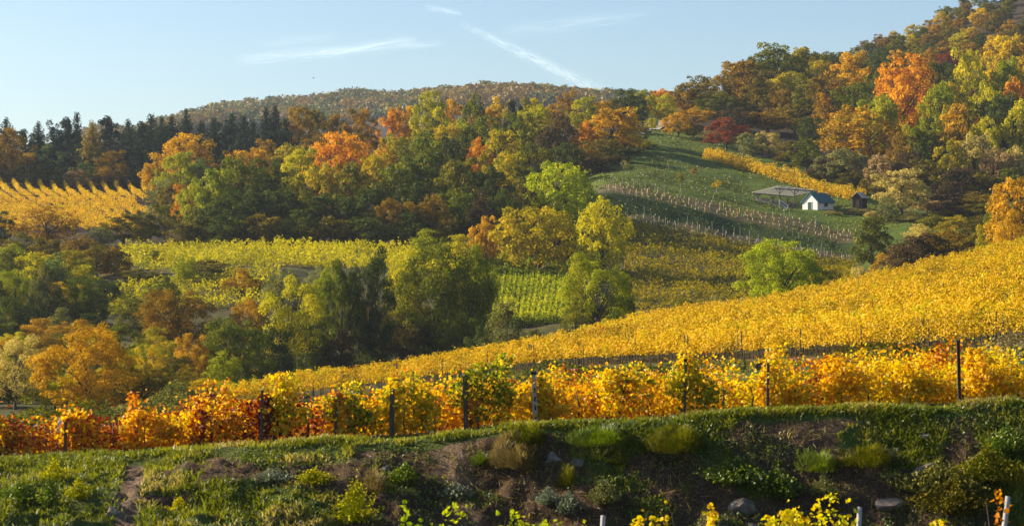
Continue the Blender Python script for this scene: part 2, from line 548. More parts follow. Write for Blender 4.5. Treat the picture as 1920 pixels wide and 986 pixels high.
K.append({-800: (475, 445), 0: (475, 440), 230: (475, 440), 500: (470, 430), 760: (470, 432), 900: (475, 425), 1060: (480, 372), 1120: (474, 342), 1180: (474, 347), 1300: (474, 372), 1400: (474, 394), 1480: (474, 410), 1600: (470, 438), 1700: (472, 422), 1800: (472, 425), 1920: (472, 405), 2600: (480, 300)})
# hut level
K.append({-800: (510, 420), 0: (510, 402), 230: (510, 405), 500: (505, 405), 760: (505, 405), 900: (510, 390), 1060: (525, 345), 1120: (520, 318), 1200: (515, 318), 1300: (510, 340), 1400: (502, 369), 1450: (497, 381), 1500: (494, 392.5), 1580: (494, 393), 1640: (496, 396), 1800: (500, 402), 1920: (500, 385), 2600: (510, 280)})
K.append({-800: (560, 360), 0: (560, 350), 250: (560, 352), 500: (560, 360), 760: (560, 352), 900: (570, 340), 1060: (580, 305), 1120: (580, 292), 1200: (585, 268), 1260: (585, 268), 1320: (580, 285), 1400: (570, 302), 1500: (560, 325), 1600: (555, 350), 1800: (550, 385), 1920: (550, 365), 2600: (560, 250)})
K.append({-800: (600, 345), 0: (600, 340), 250: (600, 338), 500: (605, 325), 760: (605, 312), 900: (610, 300), 1060: (620, 270), 1180: (640, 246), 1260: (640, 243), 1320: (640, 245), 1400: (640, 250), 1500: (630, 260), 1600: (620, 275), 1800: (620, 310), 1920: (620, 300), 2600: (640, 200)})
# near ridge
K.append({-800: (660, 345), 0: (650, 335), 250: (650, 330), 500: (650, 305), 760: (650, 288), 900: (650, 275), 1060: (660, 252), 1180: (700, 232), 1260: (720, 224), 1320: (740, 205), 1400: (760, 180), 1500: (840, 150), 1600: (950, 118), 1700: (1000, 80), 1800: (1050, 32), 1920: (1100, -15), 2600: (1250, -190)})
K.append({-800: (760, 360), 0: (760, 350), 250: (760, 345), 500: (760, 330), 900: (780, 300), 1060: (800, 275), 1180: (820, 250), 1260: (850, 245), 1400: (900, 200), 1600: (1100, 150), 1800: (1220, 75), 1920: (1280, 25), 2600: (1450, -120)})
K.append({-800: (1300, 330), 0: (1300, 315), 500: (1300, 300), 900: (1300, 280), 1200: (1300, 262), 1400: (1350, 240), 1600: (1400, 190), 1800: (1450, 110), 1920: (1500, 60), 2600: (1600, -80)})
K.append({-800: (1700, 300), 0: (1700, 320), 250: (1700, 285), 500: (1700, 232), 760: (1700, 215), 1000: (1700, 205), 1200: (1700, 220), 1400: (1700, 225), 1600: (1750, 200), 1920: (1800, 120), 2600: (1800, 0)})
K.append({-800: (2100, 290), 0: (2100, 300), 120: (2100, 285), 165: (2100, 252), 215: (2100, 254), 250: (2100, 262), 290: (2100, 244), 340: (2100, 228), 400: (2100, 214), 480: (2100, 202), 600: (2100, 198), 680: (2100, 191), 760: (2100, 192), 840: (2100, 182), 1000: (2100, 185), 1130: (2100, 191), 1200: (2100, 200), 1400: (2100, 215), 1920: (2100, 200), 2600: (2100, 100)})
K.append({-800: (2550, 320), 0: (2550, 310), 1000: (2550, 280), 1400: (2550, 280), 1920: (2550, 280), 2600: (2550, 260)})

UA = np.concatenate([np.arange(-1900, -240, 60), np.arange(-240, 2160, 11.0), np.arange(2160, 3850, 60)])


def knot_tables():
    ufine = np.arange(-1900, 3850, 10.0)
    D, Z = [], []
    ker = np.exp(-0.5 * (np.arange(-6, 7) / 2.6) ** 2)
    ker /= ker.sum()
    for k in K:
        us = sorted(k)
        d = np.interp(ufine, us, [k[u][0] for u in us])
        zs = [(k[u][2] if k[u][1] == 'z' else (CV - k[u][1]) / F * k[u][0]) for u in us]
        z = np.interp(ufine, us, zs)
        pad = lambda q: np.convolve(np.pad(q, 6, mode='edge'), ker, 'valid')
        D.append(pad(d))
        Z.append(pad(z))
    D, Z = np.array(D), np.array(Z)
    return (np.array([np.interp(UA, ufine, r) for r in D]), np.array([np.interp(UA, ufine, r) for r in Z]))


KD, KZ = knot_tables()
DA = np.concatenate([np.linspace(-60, 38, 14), np.linspace(42, 47, 6), np.arange(47.5, 64, 0.15), np.linspace(64.5, 105, 34),
                     np.linspace(106.5, 300, 110), np.linspace(302, 445, 70), np.linspace(446, 530, 85), np.linspace(532.5, 700, 60),
                     np.linspace(707, 1100, 50), np.linspace(1115, 2150, 50), np.linspace(2170, 2550, 8)])


def g_of(d):
    return np.maximum(np.asarray(d, float), 42.0)


def bump_at(X, Y):
    """roughness of the ground itself"""
    near = np.clip((60.9 - Y) / 2.6, 0.12, 1) * np.clip((63.5 - Y) / 1.5, 0, 1) * np.clip((Y - 44) / 5, 0, 1) * 0.85
    z = near * ((fbm(X * 0.35, Y * 0.5, 3, 3) - 0.5) * 1.1 + (fbm(X * 1.3, Y * 1.3, 8, 3) - 0.5) * 0.6 + (fbm(X * 4.2, Y * 4.2, 18, 2) - 0.5) * 0.42)
    z = z + np.clip((Y - 1350) / 300, 0, 1) * np.clip((2120 - Y) / 200, 0, 1) * (fbm(X * 0.007, Y * 0.007, 27, 3) - 0.5) * 34
    mid = np.clip((Y - 64) / 20, 0, 1)
    z = z + mid * (fbm(X * 0.12, Y * 0.12, 21, 3) - 0.5) * np.clip(Y / 400, 0.2, 2.5) * 1.0
    return z


def terrain_grid():
    nU, nD = len(UA), len(DA)
    Z = np.zeros((nD, nU))
    for j in range(nU):
        Z[:, j] = np.interp(DA, KD[:, j], KZ[:, j])
    X = (UA[None, :] - CU) / F * g_of(DA)[:, None]
    Y = np.repeat(DA[:, None], nU, 1)
    # the hut stands on a level pad
    Z = Z + bump_at(X, Y)
    pad = np.exp(-(((X - HUTC[0]) / 8.0) ** 2 + ((Y - HUTC[1]) / 6.0) ** 2) ** 2)
    Z = Z * (1 - pad) + HUTZ * pad
    return X, Y, Z


HUTC = ((1536 - CU) / F * 494, 496.0)
HUTZ = (CV - 393) / F * 494
TX, TY, TZ = terrain_grid()


def H(x, y):
    x, y = np.asarray(x, float), np.asarray(y, float)
    u = x / g_of(y) * F + CU
    iu = np.clip(np.interp(u, UA, np.arange(len(UA))), 0, len(UA) - 1.001)
    idd = np.clip(np.interp(y, DA, np.arange(len(DA))), 0, len(DA) - 1.001)
    a, b = iu.astype(int), idd.astype(int)
    fa, fb = iu - a, idd - b
    return ((TZ[b, a] * (1 - fa) + TZ[b, a + 1] * fa) * (1 - fb) + (TZ[b + 1, a] * (1 - fa) + TZ[b + 1, a + 1] * fa) * fb)


def at(u, d):
    x = (u - CU) / F * d
    return Vector((x, d, float(H(x, d))))


def knot_d(i, u):
    return np.interp(u, UA, KD[i])


iFOOT, iCREST, iBACK, iCEND, iHEDGE, iE0, iE1, iE2 = 4, 5, 6, 7, 8, 9, 10, 11
iVAL, iS0, iS1, iT0, iT1, iT2, iT3, iHUT, iM0, iM1, iRIDGE = 12, 13, 14, 15, 16, 17, 18, 19, 20, 21, 22

# --- ground cover colours, blended by what grows where
def bare_limit(u, x, d):
    lim = np.interp(u, [0, 300, 480, 640, 760, 850, 1000, 1300, 1450, 1700, 1950], [.78, .64, .56, .45, .46, .32, .27, .29, .36, .44, .52])
    # two gullies of loose earth
    g1 = np.abs((u - 880) + (d - knot_d(4, u)) / 5.0 * 70 - 30) < 26
    g2 = np.abs((u - 235) - (d - 55) * 4) < 20
    return np.where(g1 | g2, 0.05, lim)


GC = {
 'soil': (.085, .056, .036), 'grass': (.070, .100, .018), 'meadow': (.072, .112, .010), 'vineyard': (.075, .075, .028),
 'forest': (.038, .030, .018), 'scrub': (.070, .072, .020), 'track': (.30, .27, .24), 'dry': (.115, .105, .045), 'dark_grass': (.045, .075, .018)}


def ground_mesh():
    nD, nU = TZ.shape
    V = np.stack([TX, TY, TZ], -1).reshape(-1, 3)
    idx = np.arange(nD * nU).reshape(nD, nU)
    Fq = np.stack([idx[:-1, :-1], idx[:-1, 1:], idx[1:, 1:], idx[1:, :-1]], -1).reshape(-1, 4)
    u = np.repeat(UA[None, :], nD, 0)
    d = TY
    kd = lambda i: np.repeat(KD[i][None, :], nD, 0)
    C = np.zeros((nD, nU, 3))
    C[:] = GC['grass']

    def put(mask, name):
        C[mask] = GC[name]
    put((d > kd(iBACK)) & (d < kd(iE2) + 8), 'vineyard')
    put((d > kd(iCEND)) & (d < kd(iE0)), 'dark_grass')
    put(d > kd(iE2) + 8, 'forest')
    put((d > kd(iE2) + 8) & (d < kd(iT0)) , 'scrub')
    put((d > 140) & (d < 440) & (u < 440), 'scrub')
    put((d > kd(iS0)) & (d < kd(iT0)) & (u > 180) & (u < 1620), 'vineyard')
    put((d > 400) & (d < 445) & (u > 320) & (u < 1010), 'forest')
    mead = (u > 1085 + fbm(u * .02, d * .02, 5) * 40) & (u < 1680) & (d > kd(iT0)) & (d < kd(iM0) + 14)
    put(mead, 'meadow')
    put((u > 1115) & (u < 1640) & (d > kd(iT2)) & (d < kd(iT3)), 'dry')
    put((u > 1170) & (u < 1640) & (d > kd(iT0)) & (d < kd(iT1)), 'dry')
    put((u > 1110) & (u < 1640) & (d > kd(iT1)) & (d < kd(iT2)), 'dark_grass')  # terrace bank in darker grass, its shade put into the cover colour
    put((u > 1600) & (u < 1900) & (d > 420) & (d < 520), 'meadow')
    put((u > -400) & (u < 275) & (d > 470) & (d < 575), 'forest')
    C[(u > 1412) & (u < 1498) & (d > 493.5) & (d < 504)] = (.13, .12, .115)
    put((u > 1190) & (u < 1420) & (d > kd(iM0)) & (d < kd(iM1)), 'meadow')
    # bank face: grass with bare earth
    bank = (d > 46) & (d < kd(iCREST) + 0.2)
    fr = (d - kd(iFOOT)) / (kd(iCREST) - kd(iFOOT))
    n = fbm(TX * 0.33, TY * 0.6, 31, 4)
    bare = bank & (n > bare_limit(u, TX, d)) & (fr < 0.93)
    slide = bank & (bare_limit(u, TX, d) < 0.1) & (fr < 0.93)
    C[bare] = GC['soil']
    C[slide] = (.17, .125, .085)
    me = mesh_from('ground', V, Fq, None, smooth=True)
    at_ = me.attributes.new('cover', 'FLOAT_COLOR', 'POINT')
    c4 = np.ones((nD * nU, 4), np.float32)
    c4[:, :3] = C.reshape(-1, 3)
    at_.data.foreach_set('color', c4.ravel())
    m = bpy.data.materials.new('ground_cover')
    m.use_nodes = True
    t = NT(m.node_tree)
    a = t.n('ShaderNodeAttribute', attribute_name='cover')
    tc = t.n('ShaderNodeTexCoord')
    o = tc.outputs['Object']
    n1 = t.noise(0.35, 6, 0.65, o)
    n2 = t.noise(4.0, 6, 0.7, o)
    n3 = t.noise(0.06, 4, 0.6, o)
    f = t.math('ADD', t.math('MULTIPLY', n1, 0.9), t.math('MULTIPLY', n2, 0.8))
    f = t.math('MULTIPLY_ADD', f, 1.5, -0.3)
    fc = t.n('ShaderNodeCombineXYZ')
    for i in range(3):
        t.link(f, fc.inputs[i])
    c = t.mix(1.0, a.outputs['Color'], fc.outputs[0], 'MULTIPLY')
    c = t.mix(t.math('MULTIPLY_ADD', n3, 1.6, -0.6, clamp=True), c, t.mix(1.0, c, (1.7, 1.15, 0.9, 1), 'MULTIPLY'))
    b = t.n('ShaderNodeBsdfPrincipled')
    t.link(c, b.inputs['Base Color'])
    b.inputs['Roughness'].default_value = 0.95
    b.inputs['Specular IOR Level'].default_value = 0.15
    bp = t.n('ShaderNodeBump')
    bp.inputs['Strength'].default_value = 0.9
    bp.inputs['Distance'].default_value = 0.25
    t.link(f, bp.inputs['Height'])
    t.link(bp.outputs[0], b.inputs['Normal'])
    out = t.n('ShaderNodeOutputMaterial')
    t.link(b.outputs[0], out.inputs[0])
    me.materials.append(m)
    return tag(link('ground', me), kind='structure')


ground_mesh()


def track():
    """farm track climbing through the gap in the wood"""
    cl = [(1196, 620), (1212, 634), (1230, 648), (1242, 664), (1246, 690), (1240, 720)]
    V, Fq = [], []
    n = 40
    us = np.interp(np.linspace(0, 1, n), np.linspace(0, 1, len(cl)), [c[0] for c in cl])
    ds = np.interp(np.linspace(0, 1, n), np.linspace(0, 1, len(cl)), [c[1] for c in cl])
    for i in range(n):
        x0 = (us[i] - CU) / F * ds[i]
        for k in range(5):
            x, y = x0 + (k - 2) * 1.0, ds[i] - (k - 2) * 0.5
            V.append((x, y, float(H(x, y)) + 0.30))
    for i in range(n - 1):
        for k in range(4):
            a = i * 5 + k
            Fq.append((a, a + 1, a + 6, a + 5))
    plain('track_gravel', [(0, (.24, .21, .19)), (1, (.42, .38, .35))], 0.8, 0.95)
    tag(link('path', mesh_from('path', V, Fq, MATS['track_gravel'], smooth=True)), kind='structure')


track()

# ------------------------------------------------------------------ trees
def envelope(form, z):
    """crown radius (0..0.5) at crown height 0..1"""
    if form == 'round':
        return 0.5 * np.sqrt(np.clip(1 - (2 * np.abs(z - 0.46) / 1.04) ** 2.3, 0.02, 1))
    if form == 'dome':
        return 0.5 * np.clip(1 - z ** 2.6, 0.03, 1) ** 0.6 * np.clip(0.72 + z * 1.2, 0, 1)
    if form == 'oval':
        return 0.5 * np.sqrt(np.clip(1 - (2 * np.abs(z - 0.42) / 1.1) ** 2.0, 0.02, 1))
    if form == 'cone':
        return 0.5 * np.clip(1.02 - z, 0.04, 1) ** 0.7 * np.clip(0.5 + z * 3, 0, 1)
    return 0.5 * np.sqrt(np.clip(1 - (2 * np.abs(z - 0.5)) ** 2, 0.02, 1))


def crown_mesh(name, form, seed, n_leaf, leaf, n_clump, base=0.16, clump=(0.08, 0.17), aspect=0.62, lobes=0.35, fill=0.25, majors=15, outline=0.55):
    rng = np.random.default_rng(seed)
    # main boughs first, leaf clumps round each of them
    nm_ = majors
    mz = rng.random(nm_ * 6)
    keep = rng.random(len(mz)) < (envelope(form, mz) / 0.5) ** 1.2
    mz = np.concatenate([[0.74, 0.12, 0.2, 0.16, 0.4, 0.45], mz[keep]])[:nm_]
    nm_ = len(mz)
    ma = np.arange(nm_) * 2.4 + rng.normal(size=nm_) * 0.5
    mr = rng.uniform(0.17, 0.29, nm_)
    menv = envelope(form, mz)
    mrad = np.maximum(menv - mr * 0.72, 0) * (1 + lobes * rng.uniform(-0.7, 0.6, nm_))
    mrad[0] *= 0.3
    Mc = np.stack([mrad * np.cos(ma), mrad * np.sin(ma), base + (1 - base) * np.clip(mz, 0.12, 0.84)], 1)
    mid = rng.choice(nm_, n_clump, p=mr ** 2 / (mr ** 2).sum())
    Dm = rng.normal(size=(n_clump, 3))
    Dm /= np.linalg.norm(Dm, axis=1, keepdims=True)
    Dm[:, 2] = np.where((Dm[:, 2] < -0.5) & (rng.random(n_clump) < 0.6), -Dm[:, 2], Dm[:, 2])
    cc = Mc[mid] + Dm * mr[mid][:, None] * np.where(rng.random(n_clump) < fill, rng.random(n_clump) * 0.6, 0.7 + 0.3 * rng.random(n_clump))[:, None] * np.array([1, 1, 0.85])
    # the other half fills the outline of the kind
    oz = rng.random(n_clump * 4)
    oz = oz[rng.random(len(oz)) < (envelope(form, oz) / 0.5) ** 0.9][:n_clump]
    oa = rng.random(len(oz)) * 6.283
    orad = envelope(form, oz) * (1 + 0.22 * (2 * smooth_noise(oa * 1.3 + 5, oz * 3.2, seed) - 1)) * np.where(rng.random(len(oz)) < fill, rng.random(len(oz)) * 0.6, 0.70 + 0.22 * rng.random(len(oz)))
    half = rng.random(len(oz)) < outline
    cc = np.where(half[:, None], np.stack([orad * np.cos(oa), orad * np.sin(oa), base + (1 - base) * (0.05 + 0.88 * oz)], 1), cc[:len(oz)])
    n_clump = len(oz)
    cc[:, 2] = np.clip(cc[:, 2], base + 0.02, 0.955)
    k = n_clump
    cr = clump[0] + (clump[1] - clump[0]) * rng.random(k) ** 1.4
    w = cr ** 2
    cid = rng.choice(k, n_leaf, p=w / w.sum())
    D = rng.normal(size=(n_leaf, 3))
    D /= np.linalg.norm(D, axis=1, keepdims=True)
    flip = (D[:, 2] < -0.2) & (rng.random(n_leaf) < 0.6)
    D[flip, 2] *= -1
    rr = cr[cid] * (0.45 + 0.6 * np.sqrt(rng.random(n_leaf)))
    stray = rng.random(n_leaf) < 0.06
    rr = np.where(stray, rr * 1.35, rr)
    C = cc[cid] + D * rr[:, None] * np.array([1, 1, 0.78])
    N = D * 0.75 + rng.normal(size=(n_leaf, 3)) * 0.55 + np.array([0, 0, 0.35])
    s = leaf * (0.6 + 0.8 * rng.random(n_leaf))
    V, Fq = leaf_quads(C, N, s, aspect, rng)
    ct = rng.random(k)
    tint = np.clip(0.5 + (ct[cid] - 0.5) * 0.45 + rng.normal(size=n_leaf) * 0.17, 0, 1)
    return mesh_from(name, V, Fq, None, tint), cc


def trunk_mesh(name, cc, seed, base=0.16, r=0.022, n_limb=14, lean=0.02):
    rng = random.Random(seed)
    mb = Mesh()
    top = Vector((rng.uniform(-lean, lean), rng.uniform(-lean, lean), 0.62))
    mid = Vector((top.x * 0.4, top.y * 0.4, base + 0.12))
    mb.tube([(0, 0, -0.12), (0, 0, 0.02), mid * 0.6, mid, (mid + top) / 2, top], [r * 1.5, r * 1.25, r, r * 0.85, r * 0.55, r * 0.2], 7)
    order = sorted(range(len(cc)), key=lambda i: rng.random())[:n_limb]
    for i in order:
        e = Vector(cc[i])
        h = min(max(base * 0.75, e.z * rng.uniform(0.35, 0.6)), 0.55)
        s = Vector((top.x * h, top.y * h, h))
        m = (s * 0.45 + e * 0.55) + Vector((0, 0, 0.03))
        mb.tube([s, m, e], [r * 0.5, r * 0.3, r * 0.1], 5)
    return mb.mesh(name, MATS['bark'], True)


PROTO = {}


def make_protos():
    # distant trees (over 350 m) and nearer trees with finer leaves
    spec = {'round': ('round', 5), 'dome': ('dome', 4), 'oval': ('oval', 4), 'cone': ('cone', 2)}
    for fm, (env, cnt) in spec.items():
        for i in range(cnt):
            for lod, (nl, ls) in {'far': (7500, 0.0190), 'near': (23000, 0.0108)}.items():
                me, cc = crown_mesh('crown', env, 100 + i * 7 + len(fm), nl, ls, 95 if lod == 'far' else 130,
                                    clump=(0.055, 0.12) if lod == 'far' else (0.04, 0.11))
                PROTO.setdefault((fm, lod), []).append((me, trunk_mesh('trunk', cc, i + 3)))
    for i in range(3):       # even, full crowns
        for lod, (nl, ls) in {'far': (8500, 0.0185), 'near': (26000, 0.0105)}.items():
            me, cc = crown_mesh('crown', 'round', 210 + i, nl, ls, 150, base=0.06, clump=(0.05, 0.12), outline=0.9, lobes=0.2)
            PROTO.setdefault(('globe', lod), []).append((me, trunk_mesh('trunk', cc, i + 31, base=0.08)))
    for i in range(3):       # thin, see-through crowns
        for lod, (nl, ls) in {'far': (4600, 0.0185), 'near': (14000, 0.0100)}.items():
            me, cc = crown_mesh('crown', 'round', 300 + i, nl, ls, 110, clump=(0.05, 0.12), lobes=0.35, fill=0.35)
            PROTO.setdefault(('thin', lod), []).append((me, trunk_mesh('trunk', cc, 40 + i, n_limb=46)))
    for i in range(3):       # tall open trees: long trunk, separate boughs
        for lod, (nl, ls) in {'far': (5200, 0.0185), 'near': (17000, 0.0105)}.items():
            me, cc = crown_mesh('crown', 'oval', 330 + i, nl, ls, 60, base=0.24, clump=(0.055, 0.125), lobes=0.4, fill=0.3, outline=0.8)
            PROTO.setdefault(('open', lod), []).append((me, trunk_mesh('trunk', cc, 70 + i, base=0.3, n_limb=34, r=0.018)))
    for i in range(4):       # bushes: leaves down to the ground
        for lod, (nl, ls) in {'far': (4200, 0.026), 'near': (12000, 0.0155)}.items():
            me, cc = crown_mesh('crown', 'dome', 400 + i, nl, ls, 70, base=0.0, clump=(0.09, 0.17), lobes=0.4)
            PROTO.setdefault(('bush', lod), []).append((me, trunk_mesh('trunk', cc, 90 + i, base=0.02, r=0.014)))
    for i in range(4):       # spruces
        PROTO.setdefault(('spruce', 'far'), []).append(spruce(500 + i))
    for i in range(3):       # pines: ragged clumpy tops
        me, cc = crown_mesh('crown', 'cone' if i else 'oval', 540 + i, 8500, 0.021, 80, base=0.08, clump=(0.05, 0.12), aspect=0.4, lobes=0.5, fill=0.4)
        PROTO.setdefault(('pine', 'far'), []).append((me, trunk_mesh('trunk', cc, 120 + i, base=0.25)))


def spruce(seed):
    rng = np.random.default_rng(seed)
    Cs, Ns, Ss, Ts = [], [], [], []
    mb = Mesh()
    mb.tube([(0, 0, -0.1), (0, 0, 0.5), (0, 0, 1.0)], [0.018, 0.011, 0.002], 6)
    z = 0.06
    while z < 0.985:
        L = 0.5 * (1 - z) ** 0.72 * rng.uniform(0.8, 1.1) + 0.018
        nb = rng.integers(6, 9)
        a0 = rng.random() * 6.28
        for b in range(nb):
            a = a0 + b * 6.283 / nb + rng.normal() * 0.15
            l = L * rng.uniform(0.65, 1.12)
            m = max(4, int(l * 46))
            s = np.linspace(0.12, 1, m)
            r = l * s
            dz = -0.07 * s * (1 - z) + 0.05 * s ** 2.5 + rng.normal(size=m) * 0.006
            p = np.stack([r * np.cos(a), r * np.sin(a), z + dz], 1)
            for q in range(3):
                off = rng.normal(size=(m, 3)) * np.array([0.018, 0.018, 0.010]) * (0.5 + (1 - z))
                Cs.append(p + off)
                Ns.append(np.tile([0, 0, 1.0], (m, 1)) + rng.normal(size=(m, 3)) * 0.55)
                Ss.append(0.033 * (0.6 + 0.6 * rng.random(m)) * (0.55 + 0.6 * (1 - z)))
                Ts.append(np.clip(0.45 + 0.35 * s + rng.normal(size=m) * 0.12, 0, 1))
        z += rng.uniform(0.022, 0.036)
    rngq = rng
    V, Fq = leaf_quads(np.concatenate(Cs), np.concatenate(Ns), np.concatenate(Ss), 0.6, rngq)
    return mesh_from('crown', V, Fq, None, np.concatenate(Ts)), mb.mesh('trunk', MATS['bark'], True)


make_protos()

TREES = []    # records for labels
TRNG = random.Random(11)
COLOUR_WORD = {'green': 'green', 'dark_green': 'dark green', 'blue_green': 'blue-green', 'conifer': 'blackish green', 'larch': 'straw brown',
               'yellow_green': 'yellow-green', 'bright_green': 'bright green', 'olive': 'olive', 'brown_olive': 'brownish olive',
               'gold_green': 'green-gold', 'sun_green': 'bright yellow-green', 'gold': 'golden', 'gold_orange': 'amber', 'orange': 'vivid orange', 'rust': 'rust',
               'rust_brown': 'russet brown', 'red': 'crimson', 'dark_brown': 'dark brown', 'tan': 'straw yellow', 'pink_tan': 'pinkish tan',
               'grey_green': 'grey-green', 'ivy': 'ivy-dark'}
FORM_WORD = {'round': 'round-crowned tree', 'globe': 'evenly rounded tree', 'dome': 'broad domed tree', 'oval': 'tall oval tree', 'cone': 'pointed broadleaf tree',
             'thin': 'thin-leaved tree', 'open': 'open-branched tree', 'bush': 'bush', 'spruce': 'spruce', 'pine': 'shaggy pine'}


def tree(u, vtop, w, d, pal, form, region, label=None, vbase=None, sink=0.0, lod=None):
    """one tree standing on the ground at distance d under photo column u, its top showing at row vtop, crown w columns wide"""
    p = at(u, d)
    ztop = (CV - vtop) / F * d
    h = max(ztop - p.z, 2.0 if form != 'bush' else 0.8)
    cw = w / F * d
    lod = lod or ('near' if d < 352 and form not in ('spruce', 'pine') else 'far')
    me, tr = TRNG.choice(PROTO[(form, lod)])
    kind = {'bush': 'bush', 'spruce': 'spruce_tree', 'pine': 'pine_tree'}.get(form, 'deciduous_tree')
    root = empty(kind, (p.x, p.y, p.z - sink))
    root.rotation_euler = (0, 0, TRNG.uniform(0, 6.28))
    k_ = 1.3 if form == 'spruce' else (1.2 if form == 'pine' else 1.06)
    root.scale = (cw * k_, cw * k_, h)
    c = link('crown', me, root)
    if not me.materials:
        me.materials.append(MATS['green'])
    c.material_slots[0].link = 'OBJECT'
    c.material_slots[0].material = MATS[pal]
    link('trunk', tr, root)
    rec = dict(o=root, u=u, v=vtop, w=w, d=d, h=h, pal=pal, form=form, region=region, label=label)
    TREES.append(rec)
    return root


def T(region, rows):
    for r in rows:
        tree(*r[:6], region, *(r[6:]))


# -- conifer wood on the left skyline
T('in the conifer wood at left', [
    (-60, 232, 62, 600, 'conifer', 'spruce'), (-22, 226, 60, 590, 'conifer', 'spruce'),
    (12, 225, 62, 588, 'conifer', 'spruce'), (44, 240, 64, 605, 'conifer', 'pine'), (72, 232, 58, 600, 'conifer', 'spruce'),
    (102, 226, 60, 586, 'conifer', 'pine'), (128, 217, 58, 592, 'conifer', 'pine'), (144, 211, 46, 600, 'conifer', 'spruce', 'tallest dark spruce spire on the left skyline beside the shaggy pine'),
    (172, 230, 62, 575, 'larch', 'spruce', 'straw brown larch standing out among the dark conifers on the left skyline'),
    (206, 215, 70, 596, 'conifer', 'pine'), (240, 228, 64, 604, 'conifer', 'spruce'), (262, 226, 64, 584, 'conifer', 'pine'),
    (284, 214, 60, 600, 'conifer', 'spruce'), (303, 222, 58, 588, 'conifer', 'spruce'), (322, 220, 60, 604, 'conifer', 'spruce'),
    (349, 209, 52, 608, 'conifer', 'spruce', 'slim dark spruce spire rising behind the amber tree on the left'),
    (378, 230, 62, 596, 'conifer', 'spruce'), (402, 221, 62, 602, 'conifer', 'spruce'), (422, 224, 62, 594, 'conifer', 'pine'),
    (436, 211, 46, 606, 'conifer', 'spruce'), (456, 217, 58, 600, 'conifer', 'spruce'), (474, 228, 60, 592, 'conifer', 'spruce'),
    (499, 199, 44, 608, 'conifer', 'spruce', 'left of the twin spruce spires at the right end of the conifer wood'),
    (516, 197, 42, 610, 'conifer', 'spruce', 'right of the twin spruce spires at the right end of the conifer wood'), (535, 222, 60, 598, 'conifer', 'spruce'),
    (25, 270, 80, 580, 'conifer', 'pine'), (90, 268, 76, 582, 'blue_green', 'pine'), (150, 265, 80, 578, 'conifer', 'pine'), (232, 262, 80, 580, 'conifer', 'pine'),
    (290, 258, 78, 578, 'conifer', 'pine'), (395, 255, 86, 585, 'conifer', 'pine'), (450, 250, 86, 580, 'conifer', 'pine'), (505, 245, 86, 585, 'conifer', 'pine'),
    (60, 295, 78, 572, 'conifer', 'pine'), (120, 290, 78, 574, 'conifer', 'pine'), (185, 292, 78, 572, 'blue_green', 'pine'), (260, 296, 78, 570, 'conifer', 'pine')])
T('above the upper left vineyard', [
    (22, 244, 90, 566, 'rust_brown', 'round', 'big russet brown round tree at far left in front of the dark conifers'),
    (-40, 262, 90, 566, 'rust', 'round'), (208, 283, 66, 562, 'rust_brown', 'round', 'russet brown round tree before the conifers above the left vineyard'),
    (64, 312, 56, 564, 'brown_olive', 'bush'), (108, 316, 60, 564, 'dark_green', 'bush'), (148, 314, 56, 563, 'pink_tan', 'bush'), (250, 318, 60, 562, 'dark_green', 'bush')])
# -- left edge of the wood
T('at the left end of the big wood', [
    (356, 241, 104, 555, 'gold_orange', 'globe', 'big amber domed tree in front of the conifers at the left end of the wood'),
    (298, 290, 66, 535, 'gold_orange', 'round'), (332, 288, 82, 520, 'bright_green', 'round', 'bright green round tree just below the big amber tree on the left'),
    (372, 292, 66, 525, 'blue_green', 'round'), (300, 335, 60, 490, 'grey_green', 'thin'), (330, 340, 74, 480, 'brown_olive', 'round'),
    (308, 385, 74, 440, 'olive', 'round'), (232, 402, 96, 430, 'brown_olive', 'dome'), (272, 392, 60, 440, 'olive', 'bush'),
    (190, 425, 60, 425, 'grey_green', 'thin'), (350, 345, 60, 460, 'orange', 'thin'), (386, 410, 60, 425, 'yellow_green', 'bush'), (340, 420, 70, 422, 'brown_olive', 'bush')])
# -- top row of the big wood
T('on the skyline of the big wood', [
    (560, 203, 66, 620, 'rust_brown', 'round'), (592, 205, 66, 630, 'brown_olive', 'round'), (628, 214, 62, 620, 'rust_brown', 'round'), (655, 228, 50, 610, 'brown_olive', 'round'),
    (680, 208, 72, 600, 'rust', 'round', 'rust coloured round tree behind the vivid orange tree of the big wood'), (735, 206, 62, 610, 'orange', 'round'), (768, 203, 66, 615, 'gold_orange', 'round'),
    (810, 174, 78, 585, 'yellow_green', 'oval', 'tall yellow-green tree rising clear above the big wood'), (852, 190, 50, 630, 'gold_orange', 'round'), (888, 167, 42, 600, 'green', 'round', 'small green tree rising beside the tall yellow-green one on the wood skyline'),
    (838, 206, 60, 610, 'orange', 'round'), (905, 198, 60, 620, 'orange', 'round'), (935, 186, 60, 620, 'gold', 'oval'), (962, 186, 52, 615, 'conifer', 'pine'), (1002, 188, 66, 610, 'gold_green', 'round'),
    (1034, 190, 56, 628, 'gold_orange', 'round'), (1066, 174, 50, 640, 'rust', 'round'), (1092, 184, 62, 625, 'yellow_green', 'round'), (1122, 186, 52, 640, 'gold_orange', 'round'), (985, 200, 50, 640, 'dark_green', 'round'),
    (1150, 182, 52, 660, 'rust', 'round'), (1178, 170, 70, 655, 'dark_green', 'round'), (1205, 164, 56, 680, 'bright_green', 'round')])
